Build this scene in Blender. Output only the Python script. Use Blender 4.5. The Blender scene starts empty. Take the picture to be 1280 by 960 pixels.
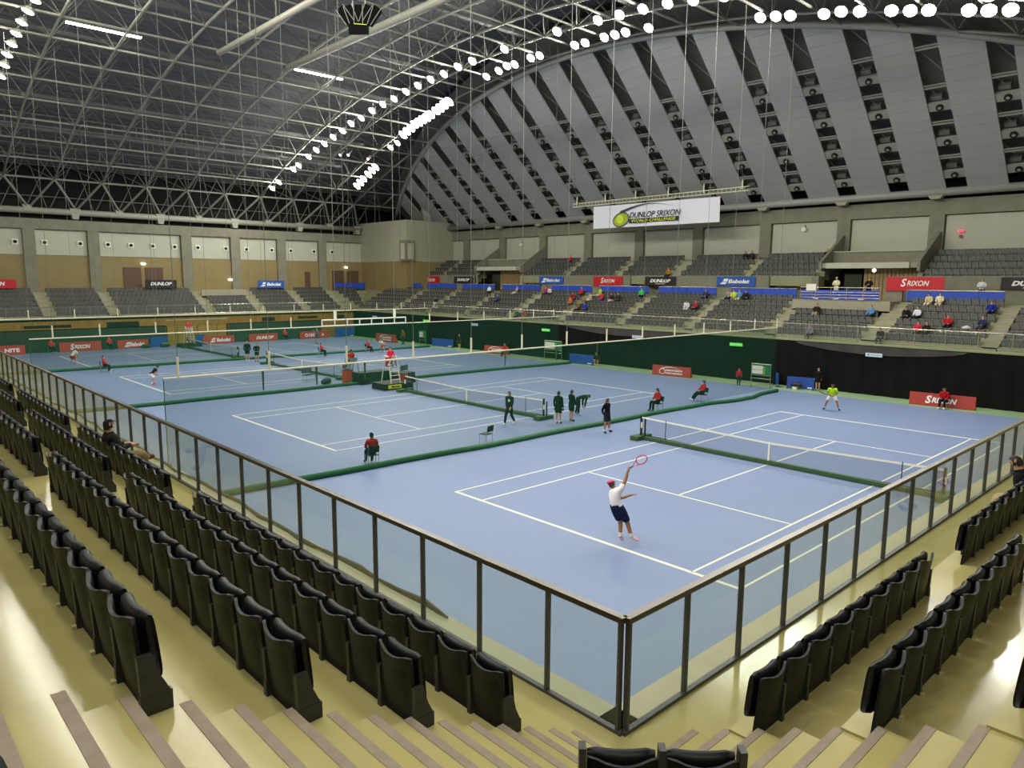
import bpy, math, random
import numpy as np
from mathutils import Matrix, Vector
random.seed(7)
S = bpy.context.scene
COL = S.collection

# ---------------------------------------------------------------- camera, world, exposure
CAMPOS = (-15.5406, -8.3871, 7.4008)
R = [[0.7289208190725072, -0.6845658421673534, 0.0066368110088813465],
     [-0.09276388083173934, -0.10837008863464251, -0.9897730983929371],
     [0.6782840864532356, 0.7208505612309823, -0.14249619797481541]]
FPX = 909.93
cam_data = bpy.data.cameras.new('camera')
cam_data.sensor_width = 36.0
cam_data.lens = FPX / 1280 * 36.0
cam_data.clip_end = 400
cam_data.clip_start = 0.05
cam = bpy.data.objects.new('camera', cam_data)
COL.objects.link(cam)
M = Matrix(((R[0][0], -R[1][0], -R[2][0], CAMPOS[0]),
            (R[0][1], -R[1][1], -R[2][1], CAMPOS[1]),
            (R[0][2], -R[1][2], -R[2][2], CAMPOS[2]),
            (0, 0, 0, 1)))
cam.matrix_world = M
S.camera = cam
W = bpy.data.worlds.new('world'); S.world = W; W.use_nodes = True
W.node_tree.nodes['Background'].inputs[0].default_value = (0.9, 0.95, 1.0, 1)
W.node_tree.nodes['Background'].inputs[1].default_value = 0.02
S.view_settings.view_transform = 'Standard'
S.view_settings.look = 'None'
S.view_settings.gamma = 1
S.view_settings.exposure = -0.55
try: S.view_settings.use_curve_mapping = False
except Exception: pass
LAMP_POWER = 300.0      # radiance of the lamp lenses
LAMP_TINT = (1.0, 0.98, 0.86)

# ---------------------------------------------------------------- helpers
def srgb(c):
    return tuple((x / 255 / 12.92) if x / 255 <= .04045 else ((x / 255 + .055) / 1.055) ** 2.4 for x in c)
_m = {}
def mat(name, rgb, rough=.6, metal=0.0, var=.0, scale=3.0, bump=0.0, spec=.5, rgb2=None, emit=0.0, stretch=None):
    if name in _m: return _m[name]
    m = bpy.data.materials.new(name); m.use_nodes = True
    nt = m.node_tree; p = nt.nodes['Principled BSDF']
    c = srgb(rgb)
    p.inputs['Base Color'].default_value = (*c, 1)
    p.inputs['Roughness'].default_value = rough
    p.inputs['Metallic'].default_value = metal
    p.inputs['Specular IOR Level'].default_value = spec
    if emit:
        p.inputs['Emission Color'].default_value = (*c, 1); p.inputs['Emission Strength'].default_value = emit
    if var or rgb2 or bump:
        tc = nt.nodes.new('ShaderNodeTexCoord'); mp = nt.nodes.new('ShaderNodeMapping')
        nt.links.new(tc.outputs['Object'], mp.inputs[0])
        if stretch: mp.inputs['Scale'].default_value = stretch
        n = nt.nodes.new('ShaderNodeTexNoise'); n.inputs['Scale'].default_value = scale; n.inputs['Detail'].default_value = 5
        nt.links.new(mp.outputs[0], n.inputs['Vector'])
        if var or rgb2:
            r = nt.nodes.new('ShaderNodeValToRGB')
            d = srgb(rgb2) if rgb2 else tuple(x * (1 - var) for x in c)
            r.color_ramp.elements[0].color = (*d, 1); r.color_ramp.elements[1].color = (*c, 1)
            r.color_ramp.elements[0].position = .35; r.color_ramp.elements[1].position = .65
            nt.links.new(n.outputs[0], r.inputs[0]); nt.links.new(r.outputs[0], p.inputs['Base Color'])
        if bump:
            b = nt.nodes.new('ShaderNodeBump'); b.inputs['Strength'].default_value = bump; b.inputs['Distance'].default_value = .02
            nt.links.new(n.outputs[0], b.inputs['Height']); nt.links.new(b.outputs[0], p.inputs['Normal'])
    _m[name] = m
    return m
def see_through(name, rgb, opacity, glossy=0.0, tint=(1, 1, 1)):
    """fine mesh fabric or glass: part of the light passes straight through"""
    m = bpy.data.materials.new(name); m.use_nodes = True; nt = m.node_tree
    nt.nodes.clear()
    out = nt.nodes.new('ShaderNodeOutputMaterial'); tr = nt.nodes.new('ShaderNodeBsdfTransparent')
    tr.inputs[0].default_value = (*tint, 1)
    df = nt.nodes.new('ShaderNodeBsdfDiffuse'); df.inputs[0].default_value = (*srgb(rgb), 1)
    mx = nt.nodes.new('ShaderNodeMixShader'); mx.inputs[0].default_value = opacity
    nt.links.new(tr.outputs[0], mx.inputs[1]); nt.links.new(df.outputs[0], mx.inputs[2])
    last = mx
    if glossy:
        g = nt.nodes.new('ShaderNodeBsdfGlossy'); g.inputs['Roughness'].default_value = .02
        lw = nt.nodes.new('ShaderNodeLayerWeight'); lw.inputs[0].default_value = .5
        pw = nt.nodes.new('ShaderNodeMath'); pw.operation = 'POWER'; pw.inputs[1].default_value = 5
        nt.links.new(lw.outputs['Facing'], pw.inputs[0])
        mm = nt.nodes.new('ShaderNodeMath'); mm.operation = 'MULTIPLY_ADD'; mm.inputs[1].default_value = .9; mm.inputs[2].default_value = .04 * glossy
        nt.links.new(pw.outputs[0], mm.inputs[0])
        m2 = nt.nodes.new('ShaderNodeMixShader'); nt.links.new(mm.outputs[0], m2.inputs[0])
        nt.links.new(mx.outputs[0], m2.inputs[1]); nt.links.new(g.outputs[0], m2.inputs[2]); last = m2
    nt.links.new(last.outputs[0], out.inputs[0])
    return m

COURT = mat('court_acrylic', (120, 137, 174), .5, var=.05, scale=.25, spec=.3)
COURT_APRON = mat('apron_floor', (140, 168, 128), .45, var=.1, scale=.6)
LINE = mat('line_paint', (226, 224, 205), .6)
EPOXY = mat('epoxy_floor', (178, 168, 114), .15, rgb2=(167, 157, 102), scale=1.1, bump=.10, spec=.32)
EPOXY_SIDE = mat('epoxy_riser', (150, 128, 70), .4, var=.12, scale=2)
COPING = mat('coping_stone', (186, 176, 146), .6, var=.1, scale=3)
TAPE = mat('grip_tape', (146, 132, 116), .85, var=.15, scale=12)
SEATBLK = mat('black_seat_plastic', (16, 18, 23), .5, bump=.04, scale=30, spec=.22)
SEATBLK2 = mat('black_seat_pad', (14, 15, 19), .45, spec=.3)
STANDARD = mat('seat_standard_metal', (52, 54, 54), .4, metal=.3)
SCREW = mat('pale_bracket', (190, 180, 140), .5)
GREYSEAT = mat('grey_seat_plastic', (60, 60, 60), .5)
GREYSEAT_D = mat('grey_seat_edge', (138, 137, 126), .5)
CONC = mat('concrete', (128, 125, 108), .75, var=.16, scale=1.2)
CONC_L = mat('concrete_light', (154, 150, 130), .75, var=.1, scale=1.5)
TREAD = mat('far_tread', (142, 142, 112), .6, var=.08, scale=1.0)
PANEL = mat('white_wall_panel', (178, 178, 162), .7, var=.04, scale=.6)
BROWN = mat('ochre_wall_panel', (136, 120, 76), .65, var=.08, scale=1.5)
WOOD = mat('wood_slat_wall', (148, 112, 44), .55, rgb2=(118, 86, 30), scale=2.2, stretch=(3, 3, .4))
DOORB = mat('dark_brown_door', (92, 66, 50), .5, var=.1, scale=4)
GREENB = mat('dark_green_board', (34, 58, 44), .7, var=.15, scale=2)
BLKCUR = mat('black_curtain_cloth', (20, 20, 21), .95, spec=.15, var=.2, scale=1.4)
GREYCUR = mat('faded_curtain_cloth', (66, 61, 60), .9, var=.25, scale=1.2)
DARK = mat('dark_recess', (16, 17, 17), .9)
STEEL = mat('roof_steel', (132, 131, 122), .5, var=.05, scale=2)
STEEL_D = mat('roof_steel_web', (118, 117, 110), .55)
DECK = mat('roof_deck', (98, 99, 104), .7, var=.1, scale=.5)
GPANEL = mat('grey_acoustic_panel', (160, 161, 162), .75, var=.04, scale=.7)
DUCT = mat('duct_box', (146, 147, 140), .6)
WHITEP = mat('white_paint', (226, 224, 210), .5)
SLEEVE = mat('cream_sleeve', (218, 212, 182), .6)
WIRE = mat('steel_wire', (120, 122, 118), .5, metal=.5)
SATIN = mat('brushed_steel', (182, 172, 150), .28, metal=.85)
DKPOST = mat('dark_bronze_post', (74, 73, 74), .4)
GRNPAD = mat('green_padding', (28, 102, 56), .6, var=.2, scale=4)
GRNBEAM = mat('green_beam', (52, 86, 46), .6, var=.15, scale=4)
BLACK = mat('black_plastic', (20, 21, 22), .5)
BLUEP = mat('blue_sheet', (38, 74, 184), .5, var=.08, scale=1)
BLUEF = mat('blue_floor_fence', (28, 72, 158), .55, var=.08, scale=1)
RED_BD = mat('red_board', (172, 56, 50), .5, var=.08, scale=1)
RED_BN = mat('red_banner', (184, 24, 36), .6)
BLK_BN = mat('black_banner', (30, 26, 30), .6)
BLU_BN = mat('blue_banner', (34, 82, 168), .6)
WHT_BN = mat('white_banner', (222, 222, 232), .7)
REDCAN = mat('red_orange_bin', (186, 66, 46), .5)
TXTW = mat('white_lettering', (236, 236, 236), .6)
TXTK = mat('black_lettering', (28, 28, 32), .6)
TXTY = mat('yellow_green_lettering', (206, 214, 40), .6)
BALLG = mat('ball_green', (158, 182, 40), .6, var=.2, scale=3)
GREENSIGN = mat('green_lit_sign', (96, 220, 84), .5, emit=.7)
WHITESIGN = mat('pale_sign', (196, 210, 222), .5)
NAVY = mat('navy_cloth', (34, 44, 78), .8)
GLASS = see_through('balustrade_glass', (150, 165, 160), .07, 1.2, (.93, .97, .95))
NETG = see_through('green_divider_mesh', (30, 92, 62), .30)
NETG2 = see_through('green_divider_mesh_far', (30, 92, 62), .22)
NETK = see_through('black_tennis_mesh', (22, 26, 30), .22)
lens = mat('lamp_lens', (255, 255, 255), .5)
p = lens.node_tree.nodes['Principled BSDF']
p.inputs['Emission Color'].default_value = (*LAMP_TINT, 1); p.inputs['Emission Strength'].default_value = LAMP_POWER
PINKLENS = mat('pink_lamp_lens', (255, 190, 190), .5, emit=12)
BULB = mat('exit_bulb', (250, 255, 240), .5, emit=6)

class MB:
    """collects simple solids into one mesh"""
    def __init__(s): s.v = []; s.f = []; s.mi = []; s.ms = []; s.smooth = False
    def slot(s, m):
        if m not in s.ms: s.ms.append(m)
        return s.ms.index(m)
    def add(s, vs, fs, m=None):
        o = len(s.v); s.v += [tuple(v) for v in vs]; k = s.slot(m) if m else 0
        for f in fs: s.f.append(tuple(i + o for i in f)); s.mi.append(k)
    def box(s, x0, x1, y0, y1, z0, z1, m=None):
        vs = [(x, y, z) for x in (x0, x1) for y in (y0, y1) for z in (z0, z1)]
        s.add(vs, [(0, 1, 3, 2), (4, 6, 7, 5), (0, 4, 5, 1), (2, 3, 7, 6), (0, 2, 6, 4), (1, 5, 7, 3)], m)
    def obox(s, o, ax, ay, az, m=None):
        """box spanned by three vectors from corner o"""
        o, ax, ay, az = map(Vector, (o, ax, ay, az))
        vs = [o + i * ax + j * ay + k * az for i in (0, 1) for j in (0, 1) for k in (0, 1)]
        s.add(vs, [(0, 1, 3, 2), (4, 6, 7, 5), (0, 4, 5, 1), (2, 3, 7, 6), (0, 2, 6, 4), (1, 5, 7, 3)], m)
    def tube(s, a, b, r, n=6, m=None, r2=None, caps=True):
        a, b = Vector([float(q) for q in a]), Vector([float(q) for q in b]); d = b - a
        if d.length < 1e-6: return
        r = float(r); d.normalize(); u = d.orthogonal().normalized(); w = d.cross(u); r2 = r if r2 is None else r2
        vs = [a + r * (math.cos(2 * math.pi * i / n) * u + math.sin(2 * math.pi * i / n) * w) for i in range(n)]
        vs += [b + r2 * (math.cos(2 * math.pi * i / n) * u + math.sin(2 * math.pi * i / n) * w) for i in range(n)]
        fs = [(i, (i + 1) % n, n + (i + 1) % n, n + i) for i in range(n)]
        if caps: fs += [tuple(range(n))[::-1], tuple(range(n, 2 * n))]
        s.add(vs, fs, m)
    def path(s, pts, r, n=8, m=None):
        pts = [Vector([float(e) for e in q]) for q in pts]; o = []
        for i, q in enumerate(pts):
            d = (pts[min(i + 1, len(pts) - 1)] - pts[max(i - 1, 0)]).normalized()
            u = d.cross(Vector((0, 0, 1)));
            if u.length < .1: u = d.orthogonal()
            u.normalize(); w = u.cross(d)
            rr = float(r[i] if isinstance(r, (list, tuple)) else r)
            o += [q + rr * (math.cos(2 * math.pi * k / n) * u + math.sin(2 * math.pi * k / n) * w) for k in range(n)]
        fs = []
        for i in range(len(pts) - 1):
            for k in range(n): fs.append((i * n + k, i * n + (k + 1) % n, (i + 1) * n + (k + 1) % n, (i + 1) * n + k))
        fs += [tuple(range(n))[::-1], tuple(range((len(pts) - 1) * n, len(pts) * n))]
        s.add(o, fs, m)
    def prism(s, poly, axis, a, b, m=None):
        """polygon in the plane across `axis` extruded from a to b"""
        n = len(poly); P = []
        for t in (a, b):
            for (p_, q_) in poly:
                P.append((t, p_, q_) if axis == 'x' else (p_, t, q_) if axis == 'y' else (p_, q_, t))
        s.add(P, [tuple(range(n)), tuple(range(n, 2 * n))[::-1]] + [(i, (i + 1) % n, n + (i + 1) % n, n + i) for i in range(n)], m)
    def grid(s, fn, nu, nv, m=None, closed=False):
        vs = [fn(i / nu, j / nv) for i in range(nu + 1) for j in range(nv + 1)]
        fs = [(i * (nv + 1) + j, (i + 1) * (nv + 1) + j, (i + 1) * (nv + 1) + j + 1, i * (nv + 1) + j + 1) for i in range(nu) for j in range(nv)]
        s.add(vs, fs, m)
    def mesh(s, name, m=None):
        me = bpy.data.meshes.new(name); me.from_pydata(s.v, [], s.f)
        ms = s.ms if s.ms else [m]
        for x in ms: me.materials.append(x)
        me.polygons.foreach_set('material_index', s.mi)
        if s.smooth: me.polygons.foreach_set('use_smooth', [True] * len(s.f))
        me.validate(); me.update()
        return me
    def build(s, name, m=None, parent=None, loc=None, rot=None):
        return obj(name, s.mesh(name, m), parent, loc, rot)
def obj(name, me, parent=None, loc=None, rot=None):
    o = bpy.data.objects.new(name, me); COL.objects.link(o)
    if parent: o.parent = parent
    if loc is not None: o.location = loc
    if rot is not None: o.rotation_euler = (0, 0, rot)
    return o
def tag(o, label, cat, group=None):
    o['label'] = label; o['category'] = cat
    if group: o['group'] = group
    return o
def thing(name, label, cat, loc=(0, 0, 0), rot=0, group=None):
    o = obj(name, None, None, loc, rot); return tag(o, label, cat, group)
def struct(name, mb_or_none=None, m=None):
    o = mb_or_none.build(name, m) if mb_or_none else obj(name, None)
    o['kind'] = 'structure'; return o
def part(name, parent, m, fn, loc=None, rot=None, smooth=False):
    b = MB(); b.smooth = smooth; fn(b); return b.build(name, m, parent, loc, rot)
def boxpart(name, parent, m, *c):
    b = MB(); b.box(*c); return b.build(name, m, parent)
def nth(k):
    return ['first', 'second', 'third', 'fourth', 'fifth', 'sixth', 'seventh', 'eighth', 'ninth', 'tenth', 'eleventh', 'twelfth', 'thirteenth', 'fourteenth', 'fifteenth', 'sixteenth', 'seventeenth', 'eighteenth', 'nineteenth', 'twentieth'][k] if k < 20 else str(k + 1) + 'th'
def copy_tree(o, parent=None):
    c = o.copy(); COL.objects.link(c); c.parent = parent
    for ch in list(o.children): copy_tree(ch, c)
    return c
_txt = {}
def text_mesh(s, shear=0.0, bold=0.0):
    k = (s, shear, bold)
    if k not in _txt:
        cu = bpy.data.curves.new('t', 'FONT'); cu.body = s; cu.shear = shear; cu.offset = bold; cu.extrude = 0.02; cu.resolution_u = 3
        o = bpy.data.objects.new('t', cu); COL.objects.link(o)
        dg = bpy.context.evaluated_depsgraph_get(); me = bpy.data.meshes.new_from_object(o.evaluated_get(dg))
        bpy.data.objects.remove(o)
        c = np.zeros(len(me.vertices) * 3); me.vertices.foreach_get('co', c); c = c.reshape(-1, 3)
        _txt[k] = (me, c.min(0), c.max(0))
    return _txt[k]
def text(s, m, parent, origin, xdir, width, height, shear=0.0, bold=0.02, ydir=(0, 0, 1), push=.01):
    """lettering fitted to a rectangle whose lower-left corner is origin"""
    me, lo, hi = text_mesh(s, shear, bold)
    c = np.zeros(len(me.vertices) * 3); me.vertices.foreach_get('co', c); c = c.reshape(-1, 3)
    x = Vector(xdir).normalized(); y = Vector(ydir).normalized(); n = x.cross(y)
    u = (c[:, 0] - lo[0]) / (hi[0] - lo[0]) * width; v = (c[:, 1] - lo[1]) / (hi[1] - lo[1]) * height; w = (c[:, 2] - lo[2]) / max(hi[2] - lo[2], 1e-6) * .012 + push
    P = np.array(origin)[None] + u[:, None] * np.array(x)[None] + v[:, None] * np.array(y)[None] + w[:, None] * np.array(n)[None]
    m2 = me.copy(); m2.vertices.foreach_set('co', P.ravel()); m2.materials.clear(); m2.materials.append(m); m2.update()
    return obj('lettering', m2, parent)
_mi = Matrix(M).inverted()
def proj(x, y, z):
    q = _mi @ Vector((x, y, z))
    if q.z > -.1: return (-9999, -9999)
    return (640 + FPX * q.x / -q.z, 480 - FPX * q.y / -q.z)
def near_frame(x, y, z, mg=120):
    u, v = proj(x, y, z); return -mg < u < 1280 + mg and -mg < v < 960 + mg

# ================================================================ STRUCTURE
L_, W_, SG, SV = 23.77, 10.97, 1.372, 5.485
COURTS = [0.0, 19.2, 39.81, 58.7]
FZ = 3.27                                    # near walkway level
FX, FY = -10.58, -4.62                       # glass corner
YW, XW = 74.7, 34.3                          # far lower walls
# ---- floor
b = MB(); b.box(-10.4, 34.3, -4.45, YW, -.3, -.004); floor = struct('floor', b, COURT_APRON)
boxpart('court_surface', floor, COURT, -10.3, 31.8, -4.4, YW - .05, -.004, .002)
for cy in COURTS:
    def ln(x0, x1, y0, y1, w=.05):
        boxpart('court_line', floor, LINE, x0, x1, cy + y0, cy + y1, .002, .008)
    h = .035
    for x in (0, L_): ln(x - .06, x + .06, -.03, W_ + .03)
    for y in (0, SG, W_ - SG, W_): ln(0, L_, y - h, y + h)
    for x in (SV + .9 - .9, L_ - SV): ln(x - h, x + h, SG, W_ - SG)
    ln(SV, L_ - SV, W_ / 2 - h, W_ / 2 + h)

# ---- near walkway and terraces
cl = struct('near_walkway')
def f(b):
    b.box(-30, FX + .0, FY, 84, FZ - .3, FZ); b.box(-30, 60, -30, FY, FZ - .3, FZ)
part('walkway_slab', cl, EPOXY, f)
def f(b):
    b.box(FX, FX + .30, FY, 80, FZ - .3, FZ + .012); b.box(FX, 44, FY, FY + .32, FZ - .3, FZ + .012)
part('coping', cl, COPING, f)
b = MB(); b.box(FX + .1, FX + .28, FY, 80, -.2, FZ - .3); struct('wall_near_side', b, WOOD)
b = MB(); b.box(FX, 44, FY + .1, FY + .3, -.2, FZ - .3); struct('wall_near_end', b, WOOD)
SX0, SZ0, PX, PZ = -11.57, 3.70, .893, .45
YE, XE = -4.40, -10.37                       # row ends at the corner stairs
AX, AY = -11.16, -5.21                       # apex of the corner block
ts = struct('near_side_terrace')
for k in range(13):
    x1 = SX0 - PX * k; b = MB()
    b.box(x1 - PX - .02, x1, YE, 84, SZ0 + PZ * k - 1.2, SZ0 + PZ * k); b.build('tread', EPOXY, ts)
te = struct('near_end_terrace')
SY0 = -5.56
for k in range(13):
    y1 = SY0 - PX * k; b = MB()
    b.box(XE, 60, y1 - PX - .02, y1, SZ0 + PZ * k - 1.2, SZ0 + PZ * k); b.build('tread', EPOXY, te)
st = struct('corner_stairs_side')
for i in range(-0, 34):
    z = 3.55 + .15 * i - .0; x1 = SX0 + .2977 * 1 - .2977 * i
    b = MB(); b.box(x1 - .31, x1, AY - 6 if i > 3 else AY - .0, YE + .001, z - .9, z); o = b.build('stair_step', EPOXY, st)
    b = MB(); b.box(x1 - .062, x1 + .003, AY - (6 if i > 3 else 0), YE - .0, z - .002, z + .004); b.build('grip_tape', TAPE, o)
b = MB(); b.box(SX0 + .58, SX0 + .2, AY, YE, FZ - .1, 3.40); o = b.build('stair_step', EPOXY, st)
b = MB(); b.box(SX0 + .53, SX0 + .585, AY, YE, 3.398, 3.404); b.build('grip_tape', TAPE, o)
st2 = struct('corner_stairs_end')
for i in range(0, 34):
    z = 3.53 + .15 * i; y1 = -5.22 - .2977 * i
    b = MB(); b.box(AX - (0 if i < 3 else 0), XE - .001, y1 - .31, y1, z - .9, z); o = b.build('stair_step', EPOXY, st2)
    b = MB(); b.box(AX, XE, y1 - .062, y1 + .003, z - .002, z + .004); b.build('grip_tape', TAPE, o)
cb = struct('corner_block')
def diag(c, z):
    """corner block level: x<AX, y<AY and x+y<c"""
    m = MB(); lo = -34
    if c >= AX + AY: poly = [(AX, AY), (lo, AY), (lo, lo), (AX, lo)]
    else: poly = [(c - AY, AY), (lo, AY), (lo, lo), (AX, lo), (AX, c - AX)]
    m.prism(poly, 'z', z - .8, z); return m
diag(0, 3.70).build('tread', EPOXY, cb)
for k in range(1, 12): diag(-18.23 - 1.26 * (k - 1), 3.70 + .45 * k).build('tread', EPOXY, cb)
# rear walls of the near stands (behind the viewer)
b = MB(); b.box(-24.3, -24, -30, 84, 0, 15); struct('wall_behind_side', b, CONC_L)
b = MB(); b.box(-30, 60, -18.3, -18, 0, 15); struct('wall_behind_end', b, CONC_L)

# ---- right wall (X = 34.3): lower face, ledge, lower terrace
b = MB(); b.box(XW, XW + .3, FY, YW + .6, -.2, 3.3); struct('wall_right_lower', b, CONC)
LB = [(-12, 3.3), (4.3, 9.9), (11.4, 17.4), (18.4, 24.5), (25.4, 31.6), (32.5, 38.6), (39.7, 45.6), (46.7, 52.8), (53.6, 59.6), (60.6, 66.2), (67.3, 75.2)]
RX0, RZ0 = 35.45, 3.52
tr = struct('right_lower_terrace')
boxpart('front_walkway', tr, TREAD, XW + .2, RX0, -15, 82, 2.8, 3.08)
for k in range(6):
    boxpart('tread', tr, TREAD, RX0 + PX * k, RX0 + PX * (k + 1) + .02, -15, 82, RZ0 + PZ * k - .8, RZ0 + PZ * k)
boxpart('walkway', tr, TREAD, RX0 + PX * 6, 43.6, -15, 82, 5.2, 5.95)
for i in range(len(LB) - 1):
    y0, y1 = LB[i][1], LB[i + 1][0]
    def f(b):
        for s_ in range(17):
            x = RX0 + .2977 * (s_ - 1); z = RZ0 - .15 + .15 * s_
            if z > RZ0 + PZ * 5 + .05: break
            b.box(x, x + .62, y0 + .08, y1 - .08, z - .3, z + .03)
    part('aisle_stairs', tr, CONC_L, f)
# raised block in the gangway mouth
boxpart('gangway_plinth', tr, CONC_L, RX0 + PX * 4, 43.5, 10.9, 18.0, 4.9, 6.02)
# ---- upper terrace
UX0, UZ0, UPX, UPZ = 43.7, 7.80, .86, .5
UB = [(-12, 2.9), (3.9, 10.4), (18.4, 24.3), (25.0, 31.5), (32.8, 38.5), (39.3, 45.7), (46.4, 52.6), (61.6, 67.3), (67.9, 71.2)]
tu = struct('right_upper_terrace')
for k in range(4):
    for (a, c) in ((-15, 10.6), (18.1, 52.9), (61.2, 76)):
        boxpart('tread', tu, TREAD, UX0 + UPX * k, UX0 + UPX * (k + 1) + .02, a, c, UZ0 + UPZ * k - .8, UZ0 + UPZ * k)
for i in range(len(UB) - 1):
    y0, y1 = UB[i][1], UB[i + 1][0]
    if y1 - y0 > 3: y0, y1 = (y0 + .1, y0 + .6) if i == 1 else (y1 - .5, y1)
    def f(b):
        for s_ in range(9):
            b.box(UX0 + .2867 * s_, UX0 + .2867 * s_ + .6, y0 + .05, y1 - .05, UZ0 + .1667 * s_ - .3, UZ0 + .1667 * s_ + .03)
    part('aisle_stairs', tu, CONC_L, f)
# parapet wall below the upper terrace
wp = struct('wall_right_middle')
def seg(a, c, x=43.5, m=CONC, z0=5.9, z1=7.82):
    boxpart('wall_segment', wp, m, x, x + .25, a, c, z0, z1)
for a, c in [(-15, 11.9), (22.4, 33.2), (37.2, 49.6), (61.0, 72.5), (18.1, 18.7)]: seg(a, c)
for a, c in [(18.7, 22.4), (33.2, 37.2), (49.6, 52.9)]: seg(a, c, 44.6)
seg(10.9, 12.1, 41.2, CONC, 5.9, 7.75)
text('E', mat('grey_lettering', (96, 94, 84), .8), wp, (41.19, 11.75, 7.2), (0, -1, 0), .32, .42)
for (a, c) in ((10.6, 18.1), (52.9, 61.2)):
    w = 'gangway'
    boxpart('gangway_ceiling', wp, CONC_L, 43.5, 47.6, a, c, 8.45, 8.85)
    boxpart('white_fascia', wp, PANEL, 43.3, 43.5, a + .7, c - .6, 8.42, 8.86)
    boxpart('gangway_parapet', wp, CONC, 45.6, 45.9, a, c, 8.85, 9.75)
    boxpart('parapet_cap', wp, PANEL, 45.5, 46.0, a, c, 9.75, 9.83)
    boxpart('gangway_floor', wp, CONC, 43.4, 47.6, a, c, 5.6, 5.98)
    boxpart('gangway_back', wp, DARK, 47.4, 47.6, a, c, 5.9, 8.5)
    n = 14
    for i in range(n):
        ya = a + .3 + (c - a) * .55 * i / n
        boxpart('wood_plank', wp, mat('gangway_wood', (158, 132, 92), .6, var=.2, scale=3), 44.6, 44.7, ya, ya + (c - a) * .55 / n - .04, 5.98, 8.45)
    boxpart('glass_door', wp, mat('dark_door_glass', (48, 54, 48), .2), 44.9, 45.0, a + (c - a) * .62, a + (c - a) * .8, 5.98, 8.0)
    # sloping side walls beside the gangway
    for yy, th in ((a - .02, .22), (c - .2, .22)):
        def f(b):
            b.prism([(43.4, 8.2), (43.4, 8.95), (47.5, 11.3), (47.5, 8.2)], 'y', yy, yy + th)
        part('sloping_parapet', wp, mat('grey_parapet', (124, 124, 112), .7, var=.08, scale=1), f)
def f(b): b.box(43.5, 43.75, 52.8, 53.1, 5.9, 7.8); b.box(43.5, 43.75, 60.9, 61.2, 5.9, 7.8)
part('gangway_jamb', wp, CONC_L, f)
# ---- right back wall
XB = 47.6
wr = struct('wall_right')
boxpart('wall_backing', wr, CONC, XB + .35, XB + .6, -20, 72, 7, 13.7)
boxpart('concrete_beam', wr, CONC, XB - .05, XB + .7, -20, 71.2, 12.52, 13.70)
PIL = [3.9, 11.0, 18.08, 25.12, 32.2, 39.3, 46.4, 53.5, 60.65, 67.8]
for y in [-3.2] + PIL:
    boxpart('pilaster', wr, CONC, XB - .08, XB + .5, y - .54, y + .54, 8.6, 12.6)
ys = [-10.3, -3.2] + PIL
for i in range(len(ys) - 1):
    a, c = ys[i] + .6, ys[i + 1] - .6
    boxpart('wall_panel', wr, PANEL, XB + .2, XB + .36, a, c, 8.6, 12.45)
boxpart('wall_panel', wr, PANEL, XB + .2, XB + .36, 68.4, 70.9, 8.6, 12.45)
boxpart('shaded_gap_sheet', wr, DARK, XB + .8, XB + 1.0, -20, 71, 13.6, 15.5)  # near-black sheet stands in for the shade in the gap above the beam
# ---- corner box
cx = struct('wall_corner')
boxpart('upper_cladding', cx, mat('corner_cladding_shaded', (160, 157, 138), .7), 39.95, 52, 70.7, 86, 9.6, 14.9)  # panel colour darkened to stand for the weaker light on this corner
boxpart('lower_cladding', cx, BROWN, 40.0, 52, 70.75, 86, 5.5, 9.6)
boxpart('camera_window', cx, mat('window_frame_grey', (120, 118, 100), .6), 39.7, 41.2, 70.45, 71.9, 9.7, 12.3)
boxpart('window_glass', cx, mat('pale_window', (176, 170, 160), .3), 39.67, 39.72, 70.75, 71.6, 9.9, 11.9)
boxpart('window_glass', cx, mat('pale_window', (176, 170, 160), .3), 40.0, 40.9, 70.42, 70.47, 9.9, 11.9)
part('roof_prop', cx, GPANEL, lambda b: b.tube((45.5, 73.2, 14.8), (44.8, 73.2, 18.5), .75, 16), smooth=True)
# ---- left wall
YB = 81.5
LY0, LZ0 = YW + 1.15, 3.40
wl = struct('wall_left')
boxpart('concrete_beam', wl, CONC, -30, 40, YB - .1, YB + .8, 12.25, 13.30)
boxpart('upper_backing', wl, CONC, -30, 40, YB + .35, YB + .7, 5, 12.3)
LPIL = [(-8.2, -7.1), (-0.1, 1.0), (5.85, 6.97), (15.6, 16.75), (21.45, 22.6), (27.45, 28.6), (33.3, 34.42)]
for a, c in LPIL: boxpart('pilaster', wl, CONC, a, c, YB - .12, YB + .5, 5.6, 12.3)
edges = [(-20, -8.2), (-7.1, -.1), (1.0, 5.85), (6.97, 15.6), (16.75, 21.45), (22.6, 27.45), (28.6, 33.3), (34.42, 40)]
PH = [-5.2, -3.0, -.75, 1.85, 5.15, 7.85, 10.2, 12.5, 14.9, 17.55, 20.9, 23.5, 26.8, 29.4, 32.7, 35.4]
for a, c in edges:
    boxpart('white_panel', wl, PANEL, a + .05, c - .05, YB + .22, YB + .36, 9.6, 12.2)
    boxpart('ochre_panel', wl, BROWN, a, c, YB + .1, YB + .36, 5.6, 9.56)
for x in PH:
    o = part('porthole_plate', wl, WHITEP, lambda b: b.box(x - .28, x + .28, YB + .12, YB + .22, 10.6, 11.16))
    part('porthole', o, DARK, lambda b: b.tube((x, YB + .13, 10.88), (x, YB + .05, 10.88), .17, 14))
for (a, c, zt) in ((9.2, 11.05, 8.45), (11.5, 13.4, 8.45), (31.25, 32.0, 8.2), (35.3, 37.05, 8.4), (37.6, 39.4, 8.4)):
    boxpart('wall_door', wl, DOORB, a, c, YB + .02, YB + .12, 5.6, zt)
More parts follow.
